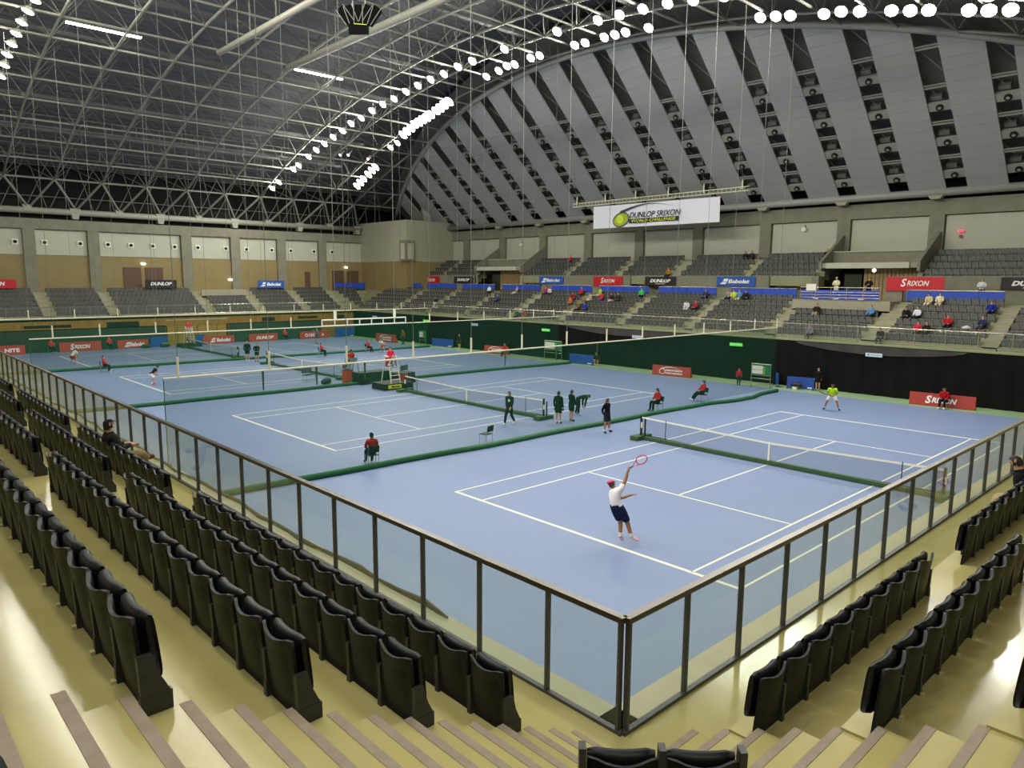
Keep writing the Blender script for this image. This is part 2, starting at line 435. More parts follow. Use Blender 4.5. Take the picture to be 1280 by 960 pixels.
for x, z in ((11.3, 8.75), (37.35, 8.75), (21.2, 7.0)):
    part('wall_light', wl, BULB, lambda b: b.box(x - .22, x + .22, YB - .15, YB + .02, z, z + .22))
b = MB(); b.box(-12, XW + .3, YW, YW + .3, 2.1, 3.3); b.box(-12, 11.2, YW, YW + .3, -.2, 2.2); b.box(17.9, 36, YW, YW + .3, -.2, 2.2); wll = struct('wall_left_lower', b, WOOD)
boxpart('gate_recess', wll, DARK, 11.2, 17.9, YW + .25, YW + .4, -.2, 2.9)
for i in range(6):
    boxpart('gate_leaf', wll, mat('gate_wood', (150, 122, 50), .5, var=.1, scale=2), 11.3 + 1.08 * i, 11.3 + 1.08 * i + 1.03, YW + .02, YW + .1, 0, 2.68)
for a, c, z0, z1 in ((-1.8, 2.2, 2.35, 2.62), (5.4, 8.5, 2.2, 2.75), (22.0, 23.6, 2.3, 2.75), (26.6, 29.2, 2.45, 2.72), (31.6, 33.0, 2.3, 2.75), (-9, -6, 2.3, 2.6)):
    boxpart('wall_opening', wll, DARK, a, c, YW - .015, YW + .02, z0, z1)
boxpart('lit_strip', wll, COPING, 11.2, 17.9, YW - .01, YW + .02, 2.72, 2.8)
gb = struct('trim_1')
for a, c in ((-12, 11.1), (18.0, 29.6)):
    n = max(1, round((c - a) / 3))
    for i in range(n):
        boxpart('backdrop_board', gb, GREENB, a + (c - a) * i / n, a + (c - a) * (i + 1) / n - .02, YW - .16, YW - .1, 0, 2.12)
# left terrace
tl = struct('left_terrace')
boxpart('front_walkway', tl, TREAD, -20, 36, YW, LY0, 3.0, 3.3)
for k in range(6):
    boxpart('tread', tl, TREAD, -20, 45, LY0 + PX * k, LY0 + PX * (k + 1) + .02, LZ0 + PZ * k - .8, LZ0 + PZ * k)
LLB = [(-14, -7.9), (-6.9, .1), (1.15, 6.05), (7.1, 15.85), (16.95, 21.9), (23.0, 27.85), (28.9, 33.25)]
for i in range(len(LLB)):
    x0 = LLB[i][1]; x1 = LLB[i + 1][0] if i + 1 < len(LLB) else 34.3
    def f(b):
        for s_ in range(17):
            b.box(x0 + .08, x1 - .08, LY0 + .2977 * (s_ - 1), LY0 + .2977 * (s_ - 1) + .62, LZ0 - .15 + .15 * s_ - .3, LZ0 - .15 + .15 * s_ + .03)
    part('aisle_stairs', tl, CONC_L, f)
boxpart('gangway_upstand', tl, CONC_L, 16.9, 22.3, LY0 + PX * 4, LY0 + PX * 4 + .2, 5.0, 5.95)
boxpart('walkway', tl, TREAD, -20, 45, LY0 + PX * 6, YB + .2, 5.0, 5.75)

# ================================================================ ROOF
YC, ZC, RR = 35.2, -75.0, 101.6
def vault(th, r=RR): return (YC + r * math.sin(th), ZC + r * math.cos(th))
def zv(y, r=RR): return ZC + math.sqrt(r * r - (y - YC) ** 2)
GD = .675 * 47 + .738 * 14.2
def behind_gable(x, y, z, off=0.0): return .675 * x + .738 * z > GD - off
XI = lambda i: -1.8 + 4.3 * i
TH = lambda j: math.radians(1.945 * j - .25)
I0, I1 = -5, 11
roof = struct('ceiling')
# corrugated deck above the frame
def f(b):
    n = 300; t0, t1 = TH(-14.8), TH(14.8); vs = []
    for a in range(n + 1):
        th = t0 + (t1 - t0) * a / n; y, z = vault(th, RR + 3.4 + (.14 if a % 2 else 0))
        vs += [(-30, y, z), (54, y, z)]
    b.add(vs, [(2 * a, 2 * a + 1, 2 * a + 3, 2 * a + 2) for a in range(n)])
part('corrugated_deck', roof, DECK, f)
frame = struct('roof_space_frame')
nodesB = {}
for i in range(I0, I1 + 1):
    for j in range(-13, 14):
        y, z = vault(TH(j)); x = XI(i)
        if not behind_gable(x, y, z, .4): nodesB[i, j] = (x, y, z)
nodesT = {}
for i in range(I0 - 1, I1 + 1):
    for j in range(-14, 14):
        y, z = vault(TH(j + .5), RR + 2.6); x = XI(i + .5)
        if not behind_gable(x, y, z, -1.0): nodesT[i, j] = (x, y, z)
def gable_hit(y, z): return (GD - .738 * z) / .675
for i in range(I0, I1 + 1):                         # arched ribs
    js = [j for j in range(-13, 14) if (i, j) in nodesB]
    runs = []; cur = []
    for j in range(-13, 14):
        if (i, j) in nodesB: cur.append(j)
        else:
            if len(cur) > 1: runs.append(cur)
            cur = []
    if len(cur) > 1: runs.append(cur)
    for r_ in runs:
        b = MB(); b.smooth = True; b.path([nodesB[i, j] for j in r_], .10, 6); b.build('arched_rib', STEEL, frame)
for j in range(-13, 14):                            # lines along the hall
    y, z = vault(TH(j)); xe = min(XI(I1), gable_hit(y, z))
    b = MB(); b.tube((XI(I0), y, z), (xe, y, z), .09, 6); b.build('purlin_tube', STEEL, frame)
for j in range(-14, 14):
    y, z = vault(TH(j + .5), RR + 2.6)
    b = MB(); b.tube((XI(I0 - .5), y, z), (min(XI(I1 + .5), gable_hit(y, z) + 1), y, z), .05, 5); b.build('upper_purlin', STEEL_D, frame)
webs = MB()
for (i, j), t in nodesT.items():
    for di, dj in ((0, 0), (1, 0), (0, 1), (1, 1)):
        q = nodesB.get((i + di, j + dj))
        if q: webs.tube(q, t, .045, 4, caps=False)
o = webs.build('web_struts', STEEL_D, frame); o['kind'] = 'stuff'
# V struts down to the springing tube on the left wall
spr = struct('springing_frame')
part('springing_tube', spr, mat('springing_steel', (150, 148, 136), .5), lambda b: b.tube((-26, YB - .1, 14.1), (40.0, YB - .1, 14.1), .33, 14), smooth=True)
for i in range(I0, 10):
    a = nodesB.get((i, 13))
    for dx in (-2.0, 2.3):
        x = XI(i) + dx + .15
        if a and x < 40: part('springing_strut', spr, STEEL, lambda b: b.tube(a, (x, YB - .1, 14.35), .12, 6))
for i in range(I0, 10):
    x = XI(i) + 2.3
    part('bearing_bracket', spr, mat('springing_steel', (150, 148, 136), .5), lambda b: b.prism([(x - .5, 14.5), (x + .5, 14.5), (x + .28, 13.4), (x - .28, 13.4)], 'y', YB - .4, YB + .35) if i % 2 else b.prism([(x - .45, 14.65), (x + .45, 14.65), (x + .28, 14.2), (x - .28, 14.2)], 'y', YB - .42, YB + .2))
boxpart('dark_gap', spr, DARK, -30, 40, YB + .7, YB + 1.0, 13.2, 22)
for z, yy in ((15.6, YB + .1), (17.4, YB - .9), (19.4, YB - 2.4)): part('back_lattice_rail', spr, STEEL_D, lambda b: b.tube((-26, yy, z), (40, yy, z), .05, 5))
for i in range(I0, 10):
    x = XI(i)
    for dx in (0, 2.15):
        part('back_lattice_strut', spr, STEEL_D, lambda b: (b.tube((x + dx, YB + .2, 14.2), (x + dx + 2.1, YB - 2.4, 19.4), .05, 4), b.tube((x + dx + 4.2, YB + .2, 14.2), (x + dx + 2.1, YB - 2.4, 19.4), .05, 4)))
# catwalk beams running along the hall between the two layers
for j, w_ in ((4.4, .5), (6.6, .5), (9.6, .45), (11.2, .45), (1.2, .5), (-2, .5)):
    y, z = vault(TH(j), RR + 1.5)
    b = MB(); b.box(-24, min(32, gable_hit(y, z)), y - w_ / 2, y + w_ / 2, z - .15, z + .12); b.build('catwalk', mat('catwalk_steel', (112, 114, 112), .6), frame)
for j in (10.6, 11.3, 12.1):
    y, z = vault(TH(j), RR + .6)
    def f(b):
        b.tube((-24, y, z), (30, y, z), .05, 5); b.tube((-24, y, z + 1.0), (30, y, z + 1.0), .045, 5)
        for q in range(26): b.tube((-24 + 2.15 * q, y, z - .05), (-24 + 2.15 * q, y, z + 1.0), .05, 4)
    part('maintenance_rail', frame, STEEL, f)
# big round ducts hanging under the vault
for x, y0, y1, z in ((7.7, 48.5, 30, 24.0), (13.2, 48.3, 12, 24.0)):
    t = struct('round_air_duct')
    part('duct', t, mat('duct_grey', (138, 136, 126), .5), lambda b: b.tube((x, y0, z), (x, y1, z), (.27 if x > 10 else .22), 16), smooth=True)
    part('duct_hanger', t, STEEL_D, lambda b: [b.tube((x, y, z), (x, y, zv(y) + 2.6), .04, 4) for y in np.arange(y1 + 1, y0, 4)])

# ---- sloping gable with grey strips
E_ = Vector((-.738, 0, .675)); N_ = Vector((-.675, 0, -.738))
def gp(y, s, off=0.0):
    v = Vector((47.0, float(y), 14.2)) + E_ * float(s) - N_ * float(off)
    return (v.x, v.y, v.z)
def stop(y): return (zv(y, RR - .1) - 14.2) / .675
gab = struct('wall_right_gable')
YG = [9.6 + 4.0 * k for k in range(-7, 17)]
for yc in YG:
    a, c = yc + .72, yc + 3.3
    if a > 78: continue
    c = min(c, 79)
    ta, tc = stop(a), stop(c)
    def f(b):
        H = .92; n = int(max(ta, tc) / H) + 1
        for i in range(n):
            s0, s1 = .15 + H * i, .15 + H * (i + 1) - .014
            sa, sc = min(s1, ta), min(s1, tc)
            if s0 >= ta and s0 >= tc: break
            s0a, s0c = min(s0, ta), min(s0, tc)
            P = [gp(a, s0a), gp(c, s0c), gp(c, sc), gp(a, sa)]
            Q = [gp(a, s0a, .12), gp(c, s0c, .12), gp(c, sc, .12), gp(a, sa, .12)]
            b.add(P + Q, [(0, 1, 2, 3), (7, 6, 5, 4), (0, 4, 5, 1), (1, 5, 6, 2), (2, 6, 7, 3), (3, 7, 4, 0)])
        P = [gp(a, .15, .13), gp(c, .15, .13), gp(c, tc, .13), gp(a, ta, .13)]; b.add(P, [(0, 1, 2, 3)])
    part('acoustic_panel_strip', gab, GPANEL, f)
for n_, yc in enumerate(YG):
    if yc > 77: continue
    t = min(stop(yc - .7), stop(yc + .7)); y0, y1 = yc - .72, yc + .72
    i = 0
    while 3.0 + 3.0 * i < t - 1.0 and i < 4:
        s_ = 3.0 + 3.0 * i
        def f(b):
            b.obox(gp(y0, s_, .06), (0, y1 - y0, 0), tuple(E_ * .10), tuple(-N_ * .1)); b.obox(gp(y0, s_ + .22, .06), (0, y1 - y0, 0), tuple(E_ * .06), tuple(-N_ * .1))
        part('gap_rail', gab, DUCT, f); i += 1
    for i in range(4):
        s_ = 1.15 + 3.0 * i
        if s_ > t - 3.5: break
        pl = part('nozzle_plate', gab, DUCT, lambda b: b.obox(gp(y0, s_, .1), (0, y1 - y0, 0), tuple(E_ * .62), tuple(-N_ * .25)))
        part('air_nozzle', pl, BLACK, lambda b: b.tube(gp(yc, s_ + .3, .11), gp(yc, s_ + .3, -.02), .24, 12))
        part('nozzle_core', pl, DUCT, lambda b: b.tube(gp(yc, s_ + .3, .11), gp(yc, s_ + .3, -.04), .11, 10))
        part('duct_behind', pl, mat('duct_dim', (110, 110, 104), .7), lambda b: b.obox(gp(yc - .1, s_ + .6, .5), (0, .7, 0), tuple(E_ * .3), tuple(-N_ * .6)))
    part('gap_brace', gab, STEEL_D, lambda b: [b.tube(gp(y0, s0, .6), gp(y1 + .4, s0 + 2.6, .9), .05, 4) for s0 in np.arange(.8, max(1.0, t - 1.5), 2.9)])
def f(b):
    n = 40; ya, yb = -14, 82; vs = []
    for i in range(n + 1):
        y = ya + (yb - ya) * i / n; vs += [gp(y, -1.0, 1.9), gp(y, stop(y) + 2, 1.9)]
    b.add(vs, [(2 * i, 2 * i + 1, 2 * i + 3, 2 * i + 2) for i in range(n)])
part('gable_backing', gab, mat('gable_void', (112, 112, 110), .9), f)
part('gable_arch', gab, mat('arch_steel', (150, 150, 146), .45), lambda b: b.path([gp(y, stop(y) + .15, .0) for y in np.linspace(-11, 80.5, 60)], .27, 10), smooth=True)
part('gable_base_tube', gab, mat('arch_steel', (150, 150, 146), .45), lambda b: b.tube((46.9, -12, 14.15), (46.9, 71, 14.15), .30, 12), smooth=True)
for y in PIL[:-1]:
    part('bearing_bracket', gab, CONC_L, lambda b: b.prism([(y - .75, 14.2), (y + .75, 14.2), (y + .32, 13.65), (y - .32, 13.65)], 'x', 46.7, 47.3))
# far side walls of the void (closes the hall)
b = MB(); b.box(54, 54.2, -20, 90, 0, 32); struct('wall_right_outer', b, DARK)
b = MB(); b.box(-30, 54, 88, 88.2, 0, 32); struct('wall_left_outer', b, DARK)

# ================================================================ LAMPS
LA = [(24.3, 75.59, 17.79), (24.43, 74.13, 18.41), (24.78, 71.16, 19.6), (24.99, 70.19, 19.96), (25.11, 68.11, 20.7), (25.26, 66.55, 21.22), (25.39, 64.99, 21.72), (25.55, 63.39, 22.2), (25.73, 61.76, 22.65), (25.73, 59.97, 23.12), (25.99, 58.46, 23.49), (26.08, 56.58, 23.92), (26.23, 54.85, 24.27), (26.47, 53.26, 24.58), (26.51, 51.3, 24.91), (26.66, 49.58, 25.17), (26.82, 47.81, 25.41), (27.01, 46.1, 25.61), (26.96, 44.03, 25.81), (27.11, 42.25, 25.95), (27.29, 38.36, 26.15), (27.27, 32.37, 26.16), (27.16, 28.21, 25.96), (27.0, 26.1, 25.79), (26.78, 23.92, 25.57), (26.49, 21.7, 25.3), (26.54, 19.78, 25.02)]
LBm = [(30.67, 44.47, 25.77), (30.61, 42.72, 25.92), (30.34, 41.37, 26.01), (30.61, 40.63, 26.05), (30.52, 38.54, 26.14), (30.64, 37.6, 26.17), (30.75, 33.69, 26.19), (30.84, 32.65, 26.17), (30.69, 30.54, 26.09), (30.7, 29.51, 26.04), (30.69, 28.46, 25.98), (30.73, 26.34, 25.81), (31.57, 17.86, 24.7), (31.54, 16.73, 24.5), (31.55, 15.74, 24.31), (31.47, 13.49, 23.84), (30.98, 12.21, 23.55), (31.0, 11.09, 23.29), (30.73, 9.18, 22.8), (30.62, 8.12, 22.51), (30.36, 7.06, 22.21), (29.86, 4.92, 21.56), (29.64, 3.93, 21.25), (29.09, 2.83, 20.88)]
LC = [(33.07, 63.74, 22.09), (33.12, 62.45, 22.46), (32.53, 60.48, 22.99), (32.41, 59.55, 23.23), (32.34, 58.7, 23.43), (32.15, 57.78, 23.65), (32.19, 57.1, 23.8), (32.21, 56.42, 23.95), (32.23, 55.74, 24.09), (32.17, 54.97, 24.25), (32.13, 53.96, 24.45), (31.99, 53.1, 24.6), (31.91, 52.33, 24.74), (31.82, 51.44, 24.89), (34.39, 73.27, 18.77), (34.32, 72.38, 19.12), (34.24, 71.5, 19.47), (34.24, 70.39, 19.89), (34.13, 69.4, 20.25), (34.06, 68.49, 20.57)]
LD = [(-3.75, 49.8, 25.14), (-3.83, 51.57, 24.87), (-3.91, 53.34, 24.56), (-3.96, 55.11, 24.22), (-4.0, 56.76, 23.88), (-4.05, 58.43, 23.5), (-4.01, 60.06, 23.1), (-3.99, 61.84, 22.63)]
LS = [(28.4, 66.88, 21.11), (29.29, 66.64, 21.19), (32.06, 66.93, 21.1)]
def lamp_meshes(r, lm):
    b = MB(); b.smooth = True; b.tube((0, 0, .05), (0, 0, .42), r * 1.08, 12, r2=r * .5); b.tube((0, 0, .42), (0, 0, .8), .06, 6)
    h = b.mesh('lamp_housing', STEEL_D)
    b = MB(); n = 12
    b.add([(r * math.cos(2 * math.pi * i / n), r * math.sin(2 * math.pi * i / n), .04) for i in range(n)] +
          [(r * .7 * math.cos(2 * math.pi * i / n), r * .7 * math.sin(2 * math.pi * i / n), -.03) for i in range(n)],
          [tuple(range(n, 2 * n))[::-1]] + [(i, n + i, n + (i + 1) % n, (i + 1) % n) for i in range(n)])
    return h, b.mesh('lamp_lens', lm)
HM, LM = lamp_meshes(.36, lens); HS, LSm = lamp_meshes(.16, PINKLENS)
def lamp(p_, label, group, hm=None, lm=None, tilt=42):
    o = obj('hall_lamp', hm or HM, None, p_); o.rotation_euler = (0, math.radians(tilt), 0); tag(o, label, 'lamp', group)
    obj('lamp_lens', lm or LM, o)
for k, q in enumerate(LA): lamp(q, 'round floodlight, %s from the far left wall in the long arched row under the roof' % nth(k), 'floodlights of the long arched row')
for k, q in enumerate(LBm): lamp(q, 'round floodlight, %s from the left in the row just above the gable arch' % nth(k), 'floodlights along the gable arch')
lens_soft = lens.copy(); lens_soft.name = 'lamp_lens_soft'; lens_soft.node_tree.nodes['Principled BSDF'].inputs['Emission Strength'].default_value = LAMP_POWER * .3
HB, LB_ = lamp_meshes(.50, lens_soft)
for k, q in enumerate(LC): lamp(q, ('floodlight in the long dazzling bar left of the arch, %s from its top end' % nth(k) if k < 14 else 'floodlight in the short bright bar above the corner block, %s from below' % nth(k - 14)), 'floodlights in the long dazzling bar' if k < 14 else 'floodlights in the short bright bar', HB if k > 1 else None, LB_ if k > 1 else None)
for k, q in enumerate(LD): lamp(q, 'round floodlight, %s from the top in the short row at the upper left edge' % nth(k), 'floodlights at the upper left edge', tilt=20)
for k, q in enumerate(LS): lamp(q, ['small pink spotlight, left one of a close pair below the arched row', 'small pink spotlight, right one of a close pair below the arched row', 'single small spotlight right of the pink pair, under the roof'][k], None, HS, LSm)
# the same rows carried on beyond the frame, and two rows added for fill
for k in range(26):
    y = 48 - 1.75 * k; lamp((-3.9, y, zv(y) - .4), 'floodlight of the arched row above the viewer, %s from the left' % nth(k), 'floodlights above the viewer', tilt=-58)
for k in range(30):
    y = 49 - 1.9 * k; lamp((-8.3, y, zv(y) - .4), 'floodlight of the near gable row above the viewer, %s from the left' % nth(k), 'floodlights of the near gable row', tilt=-60)
for k in range(7):  # added row, softens the shadows behind the near seats
    y = 40 - 8.5 * k; lamp((-18.5, y, zv(y) - .4), 'added fill floodlight behind the viewer, %s from the left' % nth(k), 'added fill floodlights behind the viewer', tilt=-12)
for k in range(8):  # added row, brightens the near stand from straight above
    y = 50 - 9 * k; lamp((-14.5, y, zv(y) - .4), 'added fill floodlight over the near seats, %s from the left' % nth(k), 'added fill floodlights over the near seats', tilt=0)
for k in range(12):
    y = 17.5 - 1.8 * k; lamp((26.4, y, zv(y) - .4), 'floodlight of the long arched row beyond the top edge, %s along' % nth(k), 'floodlights past the top edge')
# bright fluorescent bars lying on the frame
for x0, x1, y, zz in ((-1.1, 4.0, 53.9, 24.95), (16.4, 21.1, 53.6, 25.0)):
    t = thing('strip_light', 'long bright strip light lying across the roof frame, %s one' % ('left' if x0 < 0 else 'right'), 'lamp', (x0, y, zz + .5))
    part('light_tray', t, STEEL_D, lambda b: b.box(0, x1 - x0, -.2, .2, .02, .2))
    part('tube', t, mat('strip_lens', (255, 255, 240), .5, emit=40), lambda b: b.box(.05, x1 - x0 - .05, -.15, .15, -.06, .02))

# ================================================================ GLASS BALUSTRADE
bal = {}
def balustrade(name, label, axis):
    t = thing(name, label, 'railing', (0, 0, 0))
    def B(n_, m, a0, a1, o0, o1, z0, z1, par=t):
        if axis == 'y': return boxpart(n_, par, m, FX + o0, FX + o1, a0, a1, z0, z1)
        return boxpart(n_, par, m, a0, a1, FY + o0, FY + o1, z0, z1)
    start = FY if axis == 'y' else FX
    end = 79 if axis == 'y' else 33
    B('handrail', mat('handrail_steel', (98, 94, 90), .34, metal=.85), start, end, -.045, .035, 4.36, 4.415)
    B('base_channel', DKPOST, start, end, -.03, .025, FZ, FZ + .035)
    ps = [start + .05] + [(-3.66 if axis == 'y' else -9.59) + 1.045 * k for k in range(200)]
    ps = [q for q in ps if q < end]
    pb = MB()
    for q in ps:
        if axis == 'y': pm = boxpart('post', t, DKPOST, FX - .028, FX + .028, q - .014, q + .014, FZ, 4.37)
        else: pm = boxpart('post', t, DKPOST, q - .014, q + .014, FY - .028, FY + .028, FZ, 4.37)
    for a, c in zip(ps, ps[1:]):
        if axis == 'y': boxpart('glass_pane', t, GLASS, FX + .001, FX + .009, a + .02, c - .02, FZ + .03, 4.355)
        else: boxpart('glass_pane', t, GLASS, a + .02, c - .02, FY + .001, FY + .009, FZ + .03, 4.355)
balustrade('glass_balustrade', 'glass balustrade with steel handrail on the left, running behind the baselines', 'y')
balustrade('glass_balustrade', 'glass balustrade with steel handrail on the right, running beside the near court', 'x')
# folded dark cloth along the coping of the left balustrade
pts = []
for i in range(60):
    y = -1.75 + .52 * i
    pts.append((FX + .235 + .03 * math.sin(i * 1.7) + .03 * math.sin(i * .6), y, FZ + .035 + .012 * math.sin(i * 2.3)))
b = MB(); b.path(pts, [.012 + .03 * abs(math.sin(i * 1.1)) for i in range(60)], 6)
tag(b.build('rolled_net', mat('olive_cloth', (66, 58, 42), .9)), 'rolled dark olive net lying on the ledge outside the left glass', 'net')

# ================================================================ NEAR SEATS
SW = .457
def seat_meshes():
    H0, H1 = .0, .575
    def back(front):
        def fn(u, v):
            y = -.202 + .404 * u; q = 1 - (y / .202) ** 2
            z = H0 + (H1 - H0) * v - (.05 * q * v)
            x = -.13 - .045 * v - .045 * q * v
            if abs(y) > .185: z -= .02 * v
            return (x + (.022 if front else 0), y, z)
        return fn
    b = MB(); b.smooth = True; nu, nv = 8, 5
    b.grid(back(False), nu, nv); b.grid(back(True), nu, nv)
    n0 = (nu + 1) * (nv + 1)
    rim = [i * (nv + 1) for i in range(nu + 1)] + [nu * (nv + 1) + j for j in range(1, nv + 1)] + [i * (nv + 1) + nv for i in range(nu - 1, -1, -1)] + [j for j in range(nv - 1, 0, -1)]
    for a, c in zip(rim, rim[1:] + rim[:1]): b.f.append((a, c, c + n0, a + n0)); b.mi.append(0)
    back_m = b.mesh('backrest', SEATBLK)
    b = MB(); b.smooth = True
    def pan(u, v):
        y = -.198 + .396 * u; q = 1 - (y / .198) ** 2; a = 2 * math.pi * v
        hz, hx = .20, .045
        ca, sa = math.cos(a), math.sin(a)
        zz = .36 + hz * math.copysign(abs(ca) ** .45, ca); xx = hx * math.copysign(abs(sa) ** .6, sa)
        if u in (0, 1): xx *= .55; zz = .36 + (zz - .36) * .93
        return (-.045 - .03 * q - .04 * (zz - .15) / .42 + xx, y, zz)
    b.grid(pan, 8, 16)
    b.f.append(tuple(range(17 - 1, -1, -1))); b.mi.append(0); b.f.append(tuple(8 * 17 + i for i in range(17))); b.mi.append(0)
    pan_m = b.mesh('seat_pan', SEATBLK2)
    def std(top):
        b = MB()
        b.box(-.165, -.0, -.022, .022, 0, .11)
        b.prism([(-.16, .11), (-.01, .11), (-.06, .22), (-.09, top), (-.17, top)], 'y', -.020, .020)
        b.tube((-.135, -.024, .22), (-.135, .024, .22), .012, 8)
        return b.mesh('standard', STANDARD)
    b = MB(); b.box(-.19, -.15, -.02, .02, -.002, .022)
    return back_m, pan_m, std(.34), b.mesh('floor_bracket', SCREW), std(.60)
BK, PN, SD, FB, SD2 = seat_meshes()
def near_seat(loc, rot, label, group, first=False, last=False, tall=False, bracket=False, openpan=False):
    t = thing('stadium_seat', label, 'seat', loc, rot, group)
    obj('backrest', BK, t); pn = obj('seat_pan', PN, t)
    if openpan: pn.rotation_euler = (0, math.radians(76), 0); pn.location = (-.1, 0, -.02)
    obj('standard', SD2 if tall else SD, t, (0, -SW / 2, 0))
    if last: obj('standard', SD2 if tall else SD, t, (0, SW / 2, 0))
    if bracket: obj('floor_bracket', FB, t, (0, -SW / 2, 0))
rown = ['front', 'second', 'third', 'fourth', 'fifth']
segs = [(YE + .02, 15), (3.72, 12), (10.40, 12), (17.15, 12), (23.8, 12)]
segn = ['first block', 'second block', 'third block', 'fourth block', 'fifth block']
for k in range(5):
    for s_, (y0, n) in enumerate(segs):
        y0 -= .12 * k * (s_ > 0)
        if k == 4 and s_: continue
        for i in range(n):
            y = y0 + SW * (i + .5); x = -11.66 - PX * k; z = SZ0 + PZ * k
            if not near_frame(x, y, z + .3, 60 if k < 4 else 10): continue
            near_seat((x, y, z), 0, 'black folded seat, %s from the stairs side, %s left row, %s' % (nth(i), rown[k], segn[s_]), 'black seats of the left rows', last=(i == n - 1), bracket=(k == 3), openpan=(k == 0 and s_ == 1 and i == 7))
esegs = [(XE - .02, 9), (-4.92, 14)]
for k in range(4):
    for s_, (x0, n) in enumerate(esegs):
        for i in range(n):
            x = x0 + SW * (i + .5); y = -5.65 - PX * k; z = SZ0 + PZ * k
            if k and s_ == 0 and False: continue
            if not near_frame(x, y, z + .3, 50): continue
            near_seat((x, y, z), math.pi / 2, 'black folded seat, %s from the stairs side, %s right row, %s' % (nth(i), rown[k], 'first block' if s_ == 0 else 'far block'), 'black seats of the right rows', last=(i == n - 1), bracket=(k == 1))
for i, d in enumerate((-.2285, .2285)):
    cxx, cyy = -12.18, -6.10
    near_seat((cxx - .707 * d * 1.0, cyy + .707 * d * 1.0, 4.15), math.pi / 4, ['black seat with side arms at the bottom edge, right one of the pair', 'black seat with side arms at the bottom edge, left one of the pair'][i], None, last=(i == 1), tall=True)
b = MB(); b.box(-20, -15.14, -9, AY, 4.6, 5.5); b.build('tread', EPOXY, cb)
near_seat((-15.23, -6.15, 5.5), 0, 'black folded seat cut by the lower left corner of the photo', None, last=True)

# ================================================================ FAR SEATS
def far_seat_geo():
    """faces -X; origin on the tread edge"""
    b = MB()
    b.obox((.03, -.205, .10), (.05, 0, 0), (0, .41, 0), (.09, 0, .43), GREYSEAT)
    b.obox((-.045, -.19, .14), (.055, 0, 0), (0, .38, 0), (.06, 0, .34), GREYSEAT)
    b.obox((.0, -.205, .50), (.13, 0, 0), (0, .41, 0), (.012, 0, .035), mat('grey_seat_top', (84, 84, 83), .5))
    b.box(-.08, .1, -.242, -.214, 0, .36, GREYSEAT_D)
    b.box(-.02, .05, -.228, .228, .0, .05, GREYSEAT_D)
    return b
fs = far_seat_geo(); FS = fs.mesh('grey_seat')
fv = np.array(fs.v); ff = fs.f; fmi = fs.mi
far = []   # (x, y, z, rot, block, row, index)
for bi, (a, c) in enumerate(LB):
    n = int((c - a) / .46); off = (c - a - n * .46) / 2
    for k in range(4 if bi == 2 else 6):
        for i in range(n):
            far.append((RX0 + PX * k + .1, a + off + .46 * (i + .5), RZ0 + PZ * k, 0, ('lower', bi), k, i))
for bi, (a, c) in enumerate(UB):
    n = int((c - a) / .46); off = (c - a - n * .46) / 2
    for k in range(4):
        for i in range(n): far.append((UX0 + UPX * k + .1, a + off + .46 * (i + .5), UZ0 + UPZ * k, 0, ('upper', bi), k, i))
for bi, (a, c) in enumerate(LLB):
    n = int((c - a) / .46); off = (c - a - n * .46) / 2
    for k in range(4 if bi == 4 else 6):
        for i in range(n): far.append((a + off + .46 * (i + .5), LY0 + PX * k + .1, LZ0 + PZ * k, math.pi / 2, ('left', bi), k, i))
for k in range(6):
    n = 2 + k
    for i in range(n): far.append((36.5 + (i - (n - 1) / 2) * .46, LY0 + PX * k + .1, LZ0 + PZ * k, math.pi / 2, ('corner', 0), k, i))
def vis(t):
    u, v = proj(t[0], t[1], t[2] + .3); return -20 < u < 1300
far = [t for t in far if vis(t)]
far.sort(key=lambda t: (t[0] - CAMPOS[0]) ** 2 + (t[1] - CAMPOS[1]) ** 2)
blockn = {('lower', 0): 'lower block at right edge', ('lower', 1): 'lower block right of gangway', ('lower', 2): 'lower block under gangway fence', ('lower', 3): 'first lower block left of gangway', ('lower', 4): 'second lower block left of gangway', ('lower', 5): 'third lower block left of gangway', ('upper', 0): 'upper block at right edge', ('upper', 1): 'upper block right of gangway'}
for t in far[:300]:
    o = obj('arena_seat', FS, None, t[:3], t[3])
    rn = ['front', 'second', 'third', 'fourth', 'fifth', 'top'][t[5]]
    tag(o, 'grey seat, %s from right, %s row, %s' % (nth(t[6]), rn, blockn.get(t[4], '%s block number %d' % (t[4][0], t[4][1] + 1))), 'seat', 'grey seats of the right stand')
b = MB(); vs = []; fcs = []; mis = []
for t in far[300:]:
    c, s_ = math.cos(t[3]), math.sin(t[3]); o = len(vs)
    for q in fs.v: vs.append((t[0] + q[0] * c - q[1] * s_, t[1] + q[0] * s_ + q[1] * c, t[2] + q[2]))
    fcs += [tuple(i + o for i in g) for g in ff]; mis += fmi
b.v, b.f, b.mi, b.ms = vs, fcs, mis, fs.ms
o = b.build('arena_seats'); o['kind'] = 'stuff'; tag(o, 'rows of grey folded arena seats in the far and left stands', 'seats')
